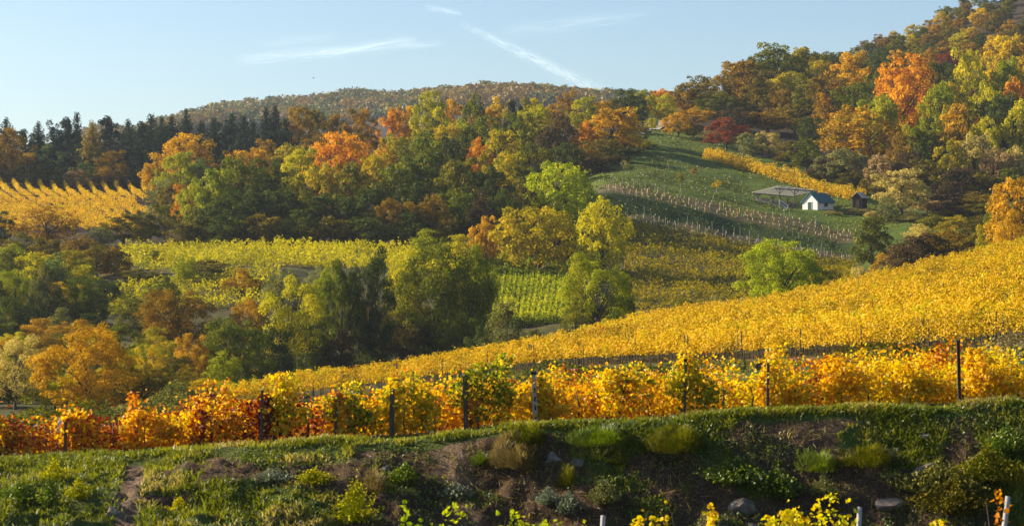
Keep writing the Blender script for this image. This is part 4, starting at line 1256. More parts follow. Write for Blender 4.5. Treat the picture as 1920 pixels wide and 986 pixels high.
def other_vineyards():
    rng = np.random.default_rng(8)
    # lime band in the middle, behind the dip
    uu = np.arange(225, 905, 30.0)
    lines = [(uu, np.interp(uu, [225, 500, 760, 905], [384, 376, 377, 384]) + k * 2.7) for k in range(11)]
    field_rows('lime yellow vine rows on the shelf below the big wood', 'vine_lime', lines,
               lambda i, n: 'lime yellow vine row along the front of the shelf below the big wood' if i == 0 else ('lime yellow vine row at the back of the shelf against the shady wood' if i == n - 1 else 'lime yellow vine row within the shelf below the big wood'),
               rng, vines=None, per_m=40, leaf=0.17, h0=0.25, h1=1.9, thick=0.6, top_var=0.7, hvar=0.35, tint_noise=(0.05, 0.4))
    # ochre patch below it on the left
    uu = np.arange(175, 530, 25.0)
    lines = [(uu, np.interp(uu, [175, 530], [338, 350]) + k * 2.8) for k in range(9)]
    field_rows('ochre vine rows at the left of the valley', 'vine_lime', lines,
               lambda i, n: 'ochre vine row at the front of the small left valley plot' if i == 0 else ('ochre vine row at the back of the small left valley plot' if i == n - 1 else 'ochre vine row inside the small left valley plot'),
               rng, per_m=34, leaf=0.18, h0=0.25, h1=1.8, thick=0.7, top_var=0.6, tint_bias=-0.25, tint_noise=(0.05, 0.4))
    # green vineyard right of the tall trees, rows running up the slope
    lines = []
    for k in range(24):
        u0 = 872 + k * 10.5
        lines.append((np.array([u0 - 8, u0 + 2, u0 + 8]), np.array([334.0, 372.0, 414.0])))
    field_rows('green vine rows running up the slope behind the dip', 'vine_green', lines,
               lambda i, n: 'green vine row at the left side of the green slope vineyard' if i == 0 else ('green vine row at the right side of the green slope vineyard' if i == n - 1 else 'green vine row running up the middle of the green slope vineyard'),
               rng, per_m=40, leaf=0.17, h0=0.05, h1=1.75, thick=0.6, top_var=0.5, hvar=0.3, tint_noise=(0.06, 0.5))
    # brownish yellow plot under the terraces
    uu = np.arange(1175, 1625, 25.0)
    f0 = np.interp(uu, UA, KD[iS0]) + 2
    f1 = np.interp(uu, UA, KD[iT0]) - 3
    nr = 26
    lines = [(uu, f0 + (f1 - f0) * k / (nr - 1)) for k in range(nr)]
    field_rows('brownish yellow vine rows under the terraces', 'vine_brown', lines,
               lambda i, n: 'brownish yellow vine row at the bottom of the plot under the terraces' if i == 0 else ('brownish yellow vine row at the top of the plot under the terraces' if i == n - 1 else 'brownish yellow vine row inside the plot under the terraces'),
               rng, per_m=30, leaf=0.19, h0=0.2, h1=1.6, thick=0.75, top_var=0.5, tint_noise=(0.04, 0.55))
    # brownish plot right of the shed
    uu = np.arange(1690, 1870, 20.0)
    lines = [(uu, np.full_like(uu, 415.0) + k * 3.2) for k in range(8)]
    field_rows('dull yellow vine rows right of the shed', 'vine_brown', lines, lambda i, n: 'dull yellow vine row in the small plot right of the black shed', rng, per_m=24, leaf=0.2, h0=0.2, h1=1.6, thick=0.7)
    # upper left vineyard: rows running down towards the right
    lines = []
    for k in range(19):
        u0 = -165 + k * 24
        pts_u = [u0 - 4, u0, u0 + 8, u0 + 36, u0 + 85, u0 + 160]
        pts_d = [566, 556, 546, 530, 508, 482]
        m = [i for i in range(6) if pts_u[i] < 286]
        if len(m) < 2:
            continue
        lines.append((np.array(pts_u)[m], np.array(pts_d, float)[m]))

    def lab_left(i, n):
        if i == n - 1:
            return 'short golden vine row at the right corner of the upper left vineyard'
        if i == n - 2:
            return 'golden vine row next to the right corner row of the upper left vineyard'
        return 'golden vine row slanting down the upper left vineyard before the conifers'
    field_rows('slanting golden vine rows of the upper left vineyard', 'vine_gold', lines, lab_left, rng, per_m=60, leaf=0.15, h0=0.3, h1=1.95, thick=0.40, top_var=0.25, gap=0.0, hvar=0.12, tint_noise=(0.03, 0.2), tint_bias=0.14)
    uu = np.arange(-60, 300, 30.0)
    vine_row(uu, np.full_like(uu, 570.0), 'vine_brown', 'dull brown vine row closing the top of the upper left vineyard', None, rng, per_m=30, leaf=0.2, h0=0.2, h1=1.9, thick=0.5, seed=5)
    # bright strip above the hut
    lines = []
    for k in range(4):
        us = np.array([1322, 1380, 1440, 1500, 1560, 1612]) + k * 3
        ds = np.array([560, 550, 540, 530, 521, 514.0]) + k * 3.0
        lines.append((us, ds))
    field_rows('golden vine rows above the hut', 'vine_gold', lines,
               lambda i, n: ['golden vine row nearest the hut on the strip above the meadow', 'second golden vine row on the strip above the hut', 'third golden vine row on the strip above the hut', 'golden vine row farthest from the hut under the hillside trees'][i],
               rng, per_m=60, leaf=0.19, h0=0.2, h1=2.6, thick=0.9, top_var=0.8, gap=0.2, hvar=0.35, plant=1.8, tint_noise=(0.04, 0.3))


other_vineyards()


# ------------------------------------------------------------------ vines on top of the near bank
def near_rows():
    rng = np.random.default_rng(21)
    posts = [(-130, 1), (-5, 1), (128, 1), (250, 0), (372, 0), (495, 1), (630, 1), (738, 1), (878, 1), (1008, 1), (1145, 0), (1285, 1), (1440, 1), (1560, 0), (1690, 0), (1830, 0), (1960, 0), (2080, 1)]
    look = {495: 'near vine row ending in a leafy post at the left of the yellow stretch', 630: 'near vine row whose leaning pale post stands clear beside dark leaves', 738: 'near vine row with a dark post and red leaves at its foot',
            878: 'near vine row with a thick dark green clump right of its tall post', 1008: 'near vine row with a bare grey slotted post and orange leaves beside it', 1285: 'near vine row with a dark capped post under lime green shoots',
            1440: 'near vine row rising in a tall golden bush above the bank', 128: 'near red vine row with a white rag tied on its post', -5: 'near red and orange vine row at the far left end of the bank',
            250: 'near orange vine row between the rag post and the dark red bush', 372: 'near vine row forming a dark red pointed bush', 1145: 'near golden vine row between the slotted post and the capped post',
            1560: 'near golden vine row just right of the tall golden bush', 1690: 'near golden vine row left of the thin black pole', 1830: 'near golden vine row right behind the thin black pole', 1960: 'near golden vine row at the right edge of the bank',
            -130: 'near red vine row beyond the left edge of the bank', 2080: 'near golden vine row beyond the right edge of the bank'}
    for i, (u, has) in enumerate(posts):
        d0 = 63.4
        x0 = (u - CU) / F * d0
        a = R(52)
        L = 15.0
        s = np.array([0.0, 4, 8, 12, L])
        X, Y = x0 + s * math.sin(a), d0 + s * math.cos(a) * 0.82
        us, ds = X / Y * F + CU, Y
        bias = float(np.interp(u, [-130, 0, 130, 260, 372, 480, 560, 700, 1000, 1300, 2100], [-.42, -.38, -.42, -.12, -.42, -.24, -.12, -.04, -.12, .0, .0]))
        hi = float(np.interp(u, [-130, 450, 600, 900, 1100, 1300, 1500, 1700, 2000], [1.08, 1.15, 1.36, 1.15, 1.36, 1.36, 1.36, 1.15, 1.45]))
        end_h = {372: 1.95, 1440: 2.05, 495: 2.0, 878: 2.15, 1285: 1.95, 738: 1.85, 630: 1.65, 1145: 1.85, 128: 1.65}.get(u, hi + 0.15)
        root = empty('vine_row', at(u, d0), 0, look[u], 'vine row', 'vine rows on top of the near bank')
        o = np.array(root.location)
        V, Fq, tint = vine_foliage(us, ds, rng, h0=0.06, h1=hi, thick=0.46, per_m=330, leaf=0.092, top_var=0.7, seed=i + 40, tint_noise=(0.11, 0.26), fold=True, gap=0.3, tint_bias=bias, hvar=0.34, ptint=0.16, spreadp=0.5, prof=0.05)
        link('foliage', mesh_from('foliage', V - o, Fq, MATS['vine_near'], tint), root)
        # bushy end of the row, greener where thick, with shade put into the tint
        n = {878: 1500, 495: 1200, 630: 1200, 738: 1200, 1285: 1300}.get(u, 700)
        nb = 7
        bx = x0 + np.sort(rng.uniform(-0.25, 1.15, nb))
        bh = end_h * np.clip(1.0 - 0.42 * np.abs(np.linspace(-0.6, 1.2, nb)) + rng.normal(size=nb) * 0.16, 0.35, 1.05)
        bl = np.where(rng.random(nb) < 0.5, 0.1, 0.45) * bh
        bi = rng.integers(nb, size=n)
        tt = rng.random(n) ** 0.85
        wz = 0.23 * (0.55 + 0.6 * np.sin(np.pi * np.clip(tt, 0.08, 0.95)))
        c = np.stack([bx[bi] + rng.normal(size=n) * wz, d0 + 0.05 + rng.normal(size=n) * 0.24, np.zeros(n)], 1)
        c[:, 2] = H(c[:, 0], c[:, 1]) + bl[bi] + (bh - bl)[bi] * tt
        N = rng.normal(size=(n, 3)) + np.array([0, -0.3, 0.5])
        V2, F2 = folded_leaves(c, N, 0.092 * (0.65 + 0.7 * rng.random(n)), rng)
        g = {878: 0.40, 630: 0.34, 738: 0.34, 1285: 0.36, 495: 0.38, 1145: 0.2}.get(u, 0.05)
        link('end_foliage', mesh_from('end_foliage', V2 - o, F2, MATS['vine_near'], np.repeat(np.clip(0.55 + bias * 0.7 + g + rng.normal(size=n) * 0.15, 0, 1), 2)), root)
        trunks_posts(us, ds, 1.1, 5.0, 1.7, root, rng, 'weathered_wood', o, True, False)
        ph = {495: 1.6, 630: 1.35, 738: 1.45, 878: 1.7, 1008: 1.5, 1285: 1.7, 128: 1.25, -5: 1.3, 1440: 1.5, -130: 1.4, 2080: 1.4}
        if has:
            mb = Mesh()
            z0 = float(H(x0, d0 - 0.25)) - o[2]
            lean = {630: 0.10, 1008: -0.05, 878: -0.03}.get(u, 0.02)
            w = 0.14 if u in (1008, 878, 738) else 0.085
            px = x0 - o[0] - 0.05
            py = -0.25
            mb.bar((px, py, z0 - 0.4), (px + lean * ph[u], py, z0 + ph[u]), w, w * 0.8)
            if u == 1008:   # slotted concrete post: dark slots proud of its front
                po = mb.build('post', MATS['grey_post'], root)
                sm = Mesh()
                for kk in range(5):
                    f = 0.2 + kk * 0.27
                    sm.box((px + lean * f, py - w * 0.4 - 0.004, z0 + f), (0.05, 0.014, 0.15))
                sm.build('slot', MATS['dark_wood'], po)
            else:
                po = mb.build('post', MATS['weathered_wood'], root)
            if u in (1285, 1008):
                cm = Mesh()
                cm.box((px + lean * ph[u], py, z0 + ph[u] + 0.03), (w * 1.25, w * 1.2, 0.09))
                cm.build('cap', MATS['dark_wood'], po)
    # white rag
    rag_p = at(128, 63.4)
    rr = np.random.default_rng(4)
    V, Fq = [], []
    for i in range(7):
        for k in range(4):
            wv = 0.05 * math.sin(i * 1.3 + k)
            V.append((-0.30 + k * 0.055 + 0.03 * math.sin(i * 1.1) + i * -0.012 * (k - 1.5), -0.36 + wv, 1.22 - i * 0.075 - 0.02 * k))
    for i in range(6):
        for k in range(3):
            a = i * 4 + k
            Fq.append((a, a + 1, a + 5, a + 4))
    o = link('cloth_rag', mesh_from('cloth_rag', V, Fq, MATS['white_cloth'], smooth=True), None, rag_p)
    tag(o, 'white rag hanging from a post among the red vines', 'rag')
    # thin black pole
    p0 = at(1800, 61.0)
    mb = Mesh()
    mb.bar((0, 0, -0.3), (-0.06, 0, 1.95), 0.09, 0.09)
    po = mb.build('pole', MATS['dark_wood'], None, p0)
    tag(po, 'thin black pole standing on the bank edge before the golden vines', 'pole')


near_rows()


# ------------------------------------------------------------------ ivy banks, hedges and the terrace wall
def mound(name, us, dof, hof, thick, pal, label, cat, seed, per=260, leaf=0.10):
    """leafy mass along a line: closely set leaves over a lumpy ridge, on a twiggy core"""
    rng = np.random.default_rng(seed)
    us = np.asarray(us, float)
    ds = np.array([dof(u) for u in us])
    px, py, q = row_points(us, ds, 0.4)
    uq = px / py * F + CU
    hq = np.array([hof(u) for u in uq])
    n = int(q[-1] * per)
    s = rng.random(n) * q[-1]
    x, y, h = np.interp(s, q, px), np.interp(s, q, py), np.interp(s, q, hq)
    h = h * (0.65 + 0.7 * fbm(s * 0.35, s * 0, seed, 3))
    tx, ty = np.gradient(px), np.gradient(py)
    tl = np.hypot(tx, ty)
    nx, ny = np.interp(s, q, -ty / tl), np.interp(s, q, tx / tl)
    a = rng.random(n) * np.pi
    lump = 1 + 0.5 * (fbm(s * 0.8, a * 1.6, seed + 5, 3) - 0.5)
    off = np.cos(a) * thick * lump
    X, Y = x + nx * off, y + ny * off
    Zc = H(X, Y) - 0.1 + np.sin(a) ** 0.7 * h * lump * (0.85 + 0.2 * rng.random(n))
    N = np.stack([nx * np.cos(a), ny * np.cos(a), np.sin(a)], 1) + rng.normal(size=(n, 3)) * 0.5
    o = np.array([px[0], py[0], float(H(px[0], py[0]))])
    V, Fq = leaf_quads(np.stack([X, Y, Zc], 1) - o, N, leaf * (0.6 + 0.8 * rng.random(n)), 0.8, rng)
    tint = np.clip(0.5 + 0.7 * (fbm(s * 0.5, a, seed + 9, 3) - 0.5) + rng.normal(size=n) * 0.15, 0, 1)
    ob = link(name, mesh_from(name, V, Fq, MATS[pal], tint), None, o)
    return tag(ob, label, cat)


fE = lambda off: (lambda u: float(knot_d(iE0, u)) + off)
mound('ivy_bank', [655, 760, 880, 960, 1060], fE(-6), lambda u: float(np.interp(u, [655, 760, 960, 1000, 1060], [0.5, 0.7, 0.9, 1.7, 0.6])), 2.6, 'ivy', 'ivy-covered humped bank below the golden vineyard behind the slotted post', 'hedge', 3, 340, 0.12)
mound('ivy_hump', [180, 260, 310, 345, 400, 470, 560], fE(-4), lambda u: float(np.interp(u, [180, 260, 310, 340, 380, 470, 560], [1.4, 1.6, 2.3, 3.4, 2.6, 1.3, 0.9])), 2.6, 'ivy', 'ivy-smothered hump above the red vines at lower left', 'hedge', 5, 340, 0.12)
mound('ivy_bank', [1060, 1150, 1240], fE(-6), lambda u: 0.7, 2.4, 'ivy', 'ivy-covered bank left of the dark terrace wall', 'hedge', 8, 330, 0.11)
mound('dry_hedge', [1540, 1620, 1700, 1790], fE(-5), lambda u: float(np.interp(u, [1540, 1570, 1790], [0.7, 1.5, 1.2])), 1.6, 'brown_olive', 'low brown scrub between the near vines and the golden slope on the right', 'hedge', 9, 260, 0.10)
mound('dry_hedge', [1820, 1860, 1935, 2040], fE(-3), lambda u: 0.9, 1.2, 'dry_grass', 'strip of dry pale weeds at the right end of the golden slope', 'hedge', 10, 260, 0.09)


mound('scrub_hedge', [-130, 0, 90, 185], fE(-8), lambda u: 2.1, 2.6, 'olive', 'low olive scrub behind the red vines at the far left', 'hedge', 18, 300, 0.12)


def terrace_wall():
    rng = np.random.default_rng(14)
    mb = Mesh()
    uu = np.linspace(1235, 1430, 60)
    for j in range(5):
        for i, u in enumerate(uu):
            d = float(knot_d(iE0, u)) - 3.0
            p = at(u, d)
            p0 = at(u, d - 3)
            w = 0.42 * rng.uniform(0.8, 1.15)
            off = 0.0 if j % 2 else 0.15
            mb.box((p.x + off, d + rng.uniform(-.05, .05) + j * 0.05, p.z - 1.1 + j * 0.34), (w, 0.5, 0.33), rng.uniform(-.05, .05))
    o = mb.build('terrace_wall', MATS['wall_stone'])
    tag(o, 'dark dry-stone terrace wall below the golden vineyard at centre right', 'wall')
    mound('creeper', np.linspace(1235, 1430, 6), fE(-3.2), lambda u: 0.6, 0.6, 'ivy', 'dry creeper trailing over the dark terrace wall', 'creeper', 16, 300, 0.1)


terrace_wall()


# ------------------------------------------------------------------ terraces with young vines
def young_vines():
    rng = random.Random(6)
    tube = Mesh()
    tube.tube([(0, 0, -0.1), (0, 0, 0.66)], [0.09, 0.085], 8)
    me_a = tube.mesh('vine_shelter', MATS['shelter_plastic'], True)
    tube = Mesh()
    tube.tube([(0, 0, -0.1), (0, 0, 0.55)], [0.075, 0.07], 8)
    me_b = tube.mesh('vine_shelter', MATS['shelter_grey'], True)
    st = Mesh()
    st.tube([(0, 0, -0.3), (0.03, 0, 2.2)], [0.06, 0.05], 6)
    me_s = st.mesh('vine_stake', MATS['grey_post'])

    def strip(i0, i1, ua, ub, n, me, lab, group):
        got = 0
        for k in range(n):
            row = k % 4
            f = (k // 4) / (n / 4)
            u = ua + (ub - ua) * f + rng.uniform(-4, 4)
            d0, d1 = float(knot_d(i0, u)), float(knot_d(i1, u))
            d = d0 + (d1 - d0) * (0.12 + 0.25 * row + rng.uniform(-0.05, 0.05))
            o = link('vine_shelter', me, None, at(u, d))
            o.rotation_euler = (rng.uniform(-.07, .07), rng.uniform(-.07, .07), 0)
            o.scale = (1, 1, rng.uniform(0.6, 1.35))
            tag(o, lab, 'vine shelter', group)
    strip(iT2, iT3, 1140, 1625, 150, me_a, 'peach coloured plastic tube round a young vine on the upper terrace', 'peach vine shelters on the upper terrace')
    strip(iT0, iT1, 1180, 1625, 120, me_b, 'greyish pink tube round a young vine on the lower terrace', 'greyish vine shelters on the lower terrace')
    up = [(1150, 'leftmost grey stake of the upper terrace'), (1168, 'thick pale stake second from the left on the upper terrace'), (1189, 'leaning pale stake third from the left on the upper terrace'), (1211, 'pale stake fourth from the left on the upper terrace'),
          (1228, 'stake fifth from the left on the upper terrace'), (1245, 'stake sixth from the left on the upper terrace'), (1277, 'slim stake just left of the middle of the upper terrace'), (1333, 'strongly leaning stake by the yellow shrub on the upper terrace'), (1470, 'left of two stakes below the hut steps'), (1480, 'right of two stakes below the hut steps'), (1530, 'left of two stakes below the white hut'), (1535, 'right of two stakes below the white hut'),
          (1572, 'leaning stake below the black shed'), (1615, 'stake beside the olive oval tree')]
    for u, lab in up:
        d = float(knot_d(iT3, u)) - 1.5
        o = link('vine_stake', me_s, None, at(u, d))
        o.rotation_euler = (0, {1333: 0.32, 1189: -0.12, 1211: -0.1, 1168: -0.1, 1572: -0.2}.get(u, rng.uniform(-.04, .04)), 0)
        tag(o, lab, 'stake', 'stakes of the upper terrace')
    for k in range(34):
        u = 1180 + k * 13.2 + rng.uniform(-5, 5)
        d = float(knot_d(iT1, u)) - rng.uniform(0.5, 5)
        o = link('vine_stake', me_s, None, at(u, d))
        o.rotation_euler = (rng.uniform(-.05, .05), rng.uniform(-.06, .06), 0)
        o.scale = (0.85, 0.85, rng.uniform(0.8, 1.1))
        tag(o, 'thin grey stake among the young vines of the lower terrace', 'stake', 'stakes of the lower terrace')


young_vines()


def fruit_tree(u, d, h, w, pal, label, thin=True):
    p = at(u, d)
    root = empty('fruit_tree', p, u, label, 'tree', 'young fruit trees on the meadow')
    me, cc = crown_mesh('crown', 'round', int(u), 900, 0.035, 30, base=0.42, clump=(0.08, 0.16))
    tr = trunk_mesh('trunk', cc, int(u), base=0.42, r=0.03, n_limb=8)
    me.materials.append(MATS[pal])
    root.scale = (w, w, h)
    link('crown', me, root)
    t = link('trunk', tr, root)
    t.material_slots[0].link = 'OBJECT'
    t.material_slots[0].material = MATS['pale_bark']


fruit_tree(1174, 505, 3.6, 2.5, 'grey_green', 'small grey-green fruit tree at the left of the meadow')
fruit_tree(1232, 496, 2.6, 1.6, 'olive', 'tiny olive sapling between the grey-green and the rust fruit trees')
fruit_tree(1254, 520, 3.0, 1.2, 'grey_green', 'thin staked sapling in the shade on the meadow')
fruit_tree(1276, 490, 3.6, 2.4, 'olive', 'small olive fruit tree left of the rust one')
fruit_tree(1300, 512, 2.9, 1.7, 'rust', 'small rust fruit tree with a pale trunk on the meadow')
fruit_tree(1344, 495, 3.3, 2.6, 'gold', 'bright yellow small tree beside the leaning stake on the meadow')
fruit_tree(1392, 575, 4.0, 3.2, 'grey_green', 'grey-green fruit tree above the golden strip')


# ------------------------------------------------------------------ hut, pergola, shed
def hut():
    G, L, WH, RH = 4.3, 6.9, 1.95, 4.0
    root = empty('garden_hut', (HUTC[0], HUTC[1], HUTZ), R(-42), 'white-walled hut with a green metal roof on the upper terrace', 'hut')
    # local: gable end faces -Y, long side faces +X
    hx, hy = G / 2, L / 2
    mb = Mesh()
    v = [(-hx, -hy, -.4), (hx, -hy, -.4), (hx, hy, -.4), (-hx, hy, -.4), (-hx, -hy, WH), (hx, -hy, WH), (hx, hy, WH), (-hx, hy, WH), (0, -hy, RH - .12), (0, hy, RH - .12)]
    mb.add(v, [(0, 1, 5, 8, 4), (1, 2, 6, 5), (2, 3, 7, 9, 6), (3, 0, 4, 7), (4, 8, 9, 7), (5, 6, 9, 8)])
    mb.build('wall', MATS['whitewash'], root)
    # roof: two slabs with standing seams
    rb = Mesh()
    sl = (RH - WH) / hx
    ov, oe = 0.35, 0.45
    for sgn in (-1, 1):
        a, b = Vector((0, 0, RH)), Vector((sgn * (hx + oe), 0, RH - sl * (hx + oe)))
        up = Vector((sgn * sl, 0, 1)).normalized() * 0.09
        y0, y1 = -hy - ov, hy + ov
        pts = []
        for yy in (y0, y1):
            for p in (a, b, b + up, a + up):
                pts.append((p.x, yy, p.z))
        rb.add(pts, [(0, 1, 2, 3), (7, 6, 5, 4), (0, 4, 5, 1), (1, 5, 6, 2), (2, 6, 7, 3), (3, 7, 4, 0)])
        for k in range(13):
            yy = y0 + 0.08 + k * (y1 - y0 - 0.16) / 12
            p, q = a + up * 1.35, b + up * 1.35
            rb.bar((p.x, yy, p.z), (q.x, yy, q.z), 0.07, 0.08)
    rb.bar((0, -hy - ov - .02, RH + .1), (0, hy + ov + .02, RH + .1), 0.26, 0.07)
    rb.build('roof', MATS['green_roof'], root)
    d = Mesh()
    d.box((0.0, -hy - 0.03, 0.85), (1.15, 0.07, 1.8))
    dr = d.build('door', MATS['green_paint'], root)
    fr = Mesh()
    for sx in (-1, 1):
        fr.box((sx * 0.64, -hy - 0.04, 0.9), (0.12, 0.1, 1.95))
    fr.box((0, -hy - 0.042, 1.82), (1.15, 0.1, 0.11))
    fr.build('frame', MATS['whitewash'], dr)
    hd = Mesh()
    hd.box((0.42, -hy - 0.09, 0.85), (0.05, 0.06, 0.16))
    hd.build('handle', MATS['grey_post'], dr)
    w = Mesh()
    w.box((hx + 0.02, 0.15, 1.2), (0.05, 1.25, 0.95))
    wn = w.build('window', MATS['dark_glass'], root)
    wf = Mesh()
    for s in (-1, 1):
        wf.box((hx + 0.035, 0.15 + s * 0.66, 1.2), (0.09, 0.08, 1.08))
    wf.box((hx + 0.035, 0.15, 1.715), (0.088, 1.24, 0.07))
    wf.box((hx + 0.037, 0.15, 1.2), (0.07, 0.06, 0.95))
    wf.build('frame', MATS['green_paint'], wn)
    sl_ = Mesh()
    sl_.box((hx + 0.06, 0.15, 0.69), (0.16, 1.5, 0.07))
    sl_.build('sill', MATS['whitewash'], wn)


hut()


def pergola():
    c = at(1468, 502)
    root = empty('pergola', c, 0, 'wooden pergola with a pale slatted roof left of the white hut', 'pergola')
    m = 502 / F
    W = lambda u, v, dy: Vector(((u - CU) / F * (502 + dy) - c.x, dy, (CV - v) / F * (502 + dy) - c.z))
    A, B, Cc, D = W(1410, 361.5, -3.0), W(1456, 349.5, 3.2), W(1531, 358.5, 2.8), W(1488, 368.5, -3.4)
    n = 17
    sl = Mesh()
    for i in range(n):
        f = (i + 0.5) / n
        p, q = A.lerp(D, f), B.lerp(Cc, f)
        ext = (q - p) * 0.03
        sl.bar(p - ext + Vector((0, 0, 0.1)), q + ext + Vector((0, 0, 0.1 + 0.03 * ((i * 7) % 3))), 0.36, 0.06)
    sl.build('slatted_roof', MATS['pale_wood'], root)
    bm = Mesh()
    bm.bar(A + Vector((0, 0, -.06)), D + Vector((0, 0, -.06)), 0.18, 0.2)
    bm.bar(B + Vector((0, 0, -.06)), Cc + Vector((0, 0, -.06)), 0.18, 0.2)
    bm.build('beam', MATS['weathered_wood'], root)

    def post(top, name='post'):
        x, y = top.x + c.x, top.y + c.y
        zg = float(H(x, y)) - c.z
        pb = Mesh()
        pb.bar((top.x, top.y, zg - 0.3), (top.x, top.y, top.z), 0.17)
        return pb.build(name, MATS['weathered_wood'], root)

    for f in (0.14, 0.5, 0.86):
        t = A.lerp(D, f) + Vector((0, 0, -.12))
        po = post(t)
        br = Mesh()
        dirv = (D - A).normalized()
        for s in (-1, 1):
            br.bar(t + Vector((0, 0, -0.95)), t + dirv * s * 0.85, 0.11)
        br.build('brace', MATS['weathered_wood'], po)
    for f in (0.1, 0.5, 0.9):
        post(B.lerp(Cc, f) + Vector((0, 0, -.12)))
    # front frame: higher beam on two tall posts, short rafters
    P0, P1 = W(1453, 353.6, -5.2), W(1531, 359.2, -5.2)
    fb = Mesh()
    fb.bar(P0, P1, 0.2, 0.24)
    fb.build('beam', MATS['weathered_wood'], root)
    rf = Mesh()
    for k in range(9):
        p = P0.lerp(P1, (k + 0.3) / 9)
        rf.bar(p + Vector((-0.5, -0.5, 0.19)), p + Vector((0.6, 2.4, 0.25)), 0.16, 0.12)
    rf.build('rafter', MATS['pale_wood'], root)
    for u in (1462, 1490):
        f = (u - 1453) / 78
        t = P0.lerp(P1, f) + Vector((0, 0, -.12))
        po = post(t)
        br = Mesh()
        dirv = (P1 - P0).normalized()
        for s in (-1, 1):
            br.bar(t + Vector((0, 0, -1.0)), t + dirv * s * 1.0, 0.12)
        br.build('brace', MATS['weathered_wood'], po)
    # stone paving heap under it
    rng = np.random.default_rng(2)
    # handrail down to the hut
    hc = at(1470, 490)
    hr = empty('handrail', hc, 0, 'white painted wooden handrail sloping down between the pergola and the hut', 'handrail')
    W2 = lambda u, v: Vector(((u - CU) / F * 490 - hc.x, 0, (CV - v) / F * 490 - hc.z))
    for (a, b) in (((1460.5, 374.5), (1477.5, 385.5)), ((1460.5, 380.5), (1477.5, 391.5))):
        r = Mesh()
        r.bar(W2(*a), W2(*b), 0.10, 0.2)
        r.build('rail', MATS['whitewash'], hr)
    for (u, v) in ((1461.5, 373.5), (1477.5, 384)):
        t = W2(u, v)
        pm = Mesh()
        zg = float(H(t.x + hc.x, 490.16)) - hc.z
        pm.bar((t.x, 0.16, zg - 0.3), (t.x, 0.16, t.z), 0.13)
        pm.build('post', MATS['whitewash'], hr)


pergola()


def shed():
    p = at(1612, 500)
    root = empty('tool_shed', p, R(-30), 'small black wooden shed with a grey roof right of the white hut', 'shed')
    G, L, WH, RH = 2.5, 3.4, 2.5, 3.7
    hx, hy = G / 2, L / 2
    mb = Mesh()
    v = [(-hx, -hy, -.4), (hx, -hy, -.4), (hx, hy, -.4), (-hx, hy, -.4), (-hx, -hy, WH), (hx, -hy, WH), (hx, hy, WH), (-hx, hy, WH), (0, -hy, RH - .1), (0, hy, RH - .1)]
    mb.add(v, [(0, 1, 5, 8, 4), (1, 2, 6, 5), (2, 3, 7, 9, 6), (3, 0, 4, 7), (4, 8, 9, 7), (5, 6, 9, 8)])
    for k in range(9):
        mb.box((-hx + 0.14 + k * (G - 0.28) / 8, -hy - 0.015, 1.2), (0.05, 0.04, 2.5))
        mb.box((hx + 0.015, -hy + 0.2 + k * (L - 0.4) / 8, 1.2), (0.04, 0.05, 2.5))
    mb.build('wall', MATS['dark_wood'], root)
    rb = Mesh()
    sl = (RH - WH) / hx
    for sgn in (-1, 1):
        a, b = Vector((0, 0, RH)), Vector((sgn * (hx + .3), 0, RH - sl * (hx + .3)))
        up = Vector((sgn * sl, 0, 1)).normalized() * 0.08
        pts = []
        for yy in (-hy - .3, hy + .3):
            for q in (a, b, b + up, a + up):
                pts.append((q.x, yy, q.z))
        rb.add(pts, [(0, 1, 2, 3), (7, 6, 5, 4), (0, 4, 5, 1), (1, 5, 6, 2), (2, 6, 7, 3), (3, 7, 4, 0)])
    rb.build('roof', MATS['grey_post'], root)
    d = Mesh()
    d.box((0.1, -hy - 0.05, 0.95), (0.95, 0.06, 1.95))
    d.build('door', MATS['dark_wood'], root)
    # dry scrub in front of hut and shed
    for u, dd, w, h, lab in ((1560, 489, 5, 1.0, 'dry pale scrub in front of the white hut'), (1600, 491, 5, 1.1, 'dry pale scrub in front of the black shed'), (1625, 493, 4, 1.0, 'dry pale scrub at the right corner of the black shed')):
        q = at(u, dd)
        me, cc = crown_mesh('scrub', 'dome', u, 1500, 0.03, 30, base=0.0, aspect=0.4)
        me.materials.append(MATS['pink_tan'])
        o = link('scrub', me, None, q)
        o.scale = (w, w * 0.7, h)
        tag(o, lab, 'scrub', 'dry scrub by the hut')


shed()


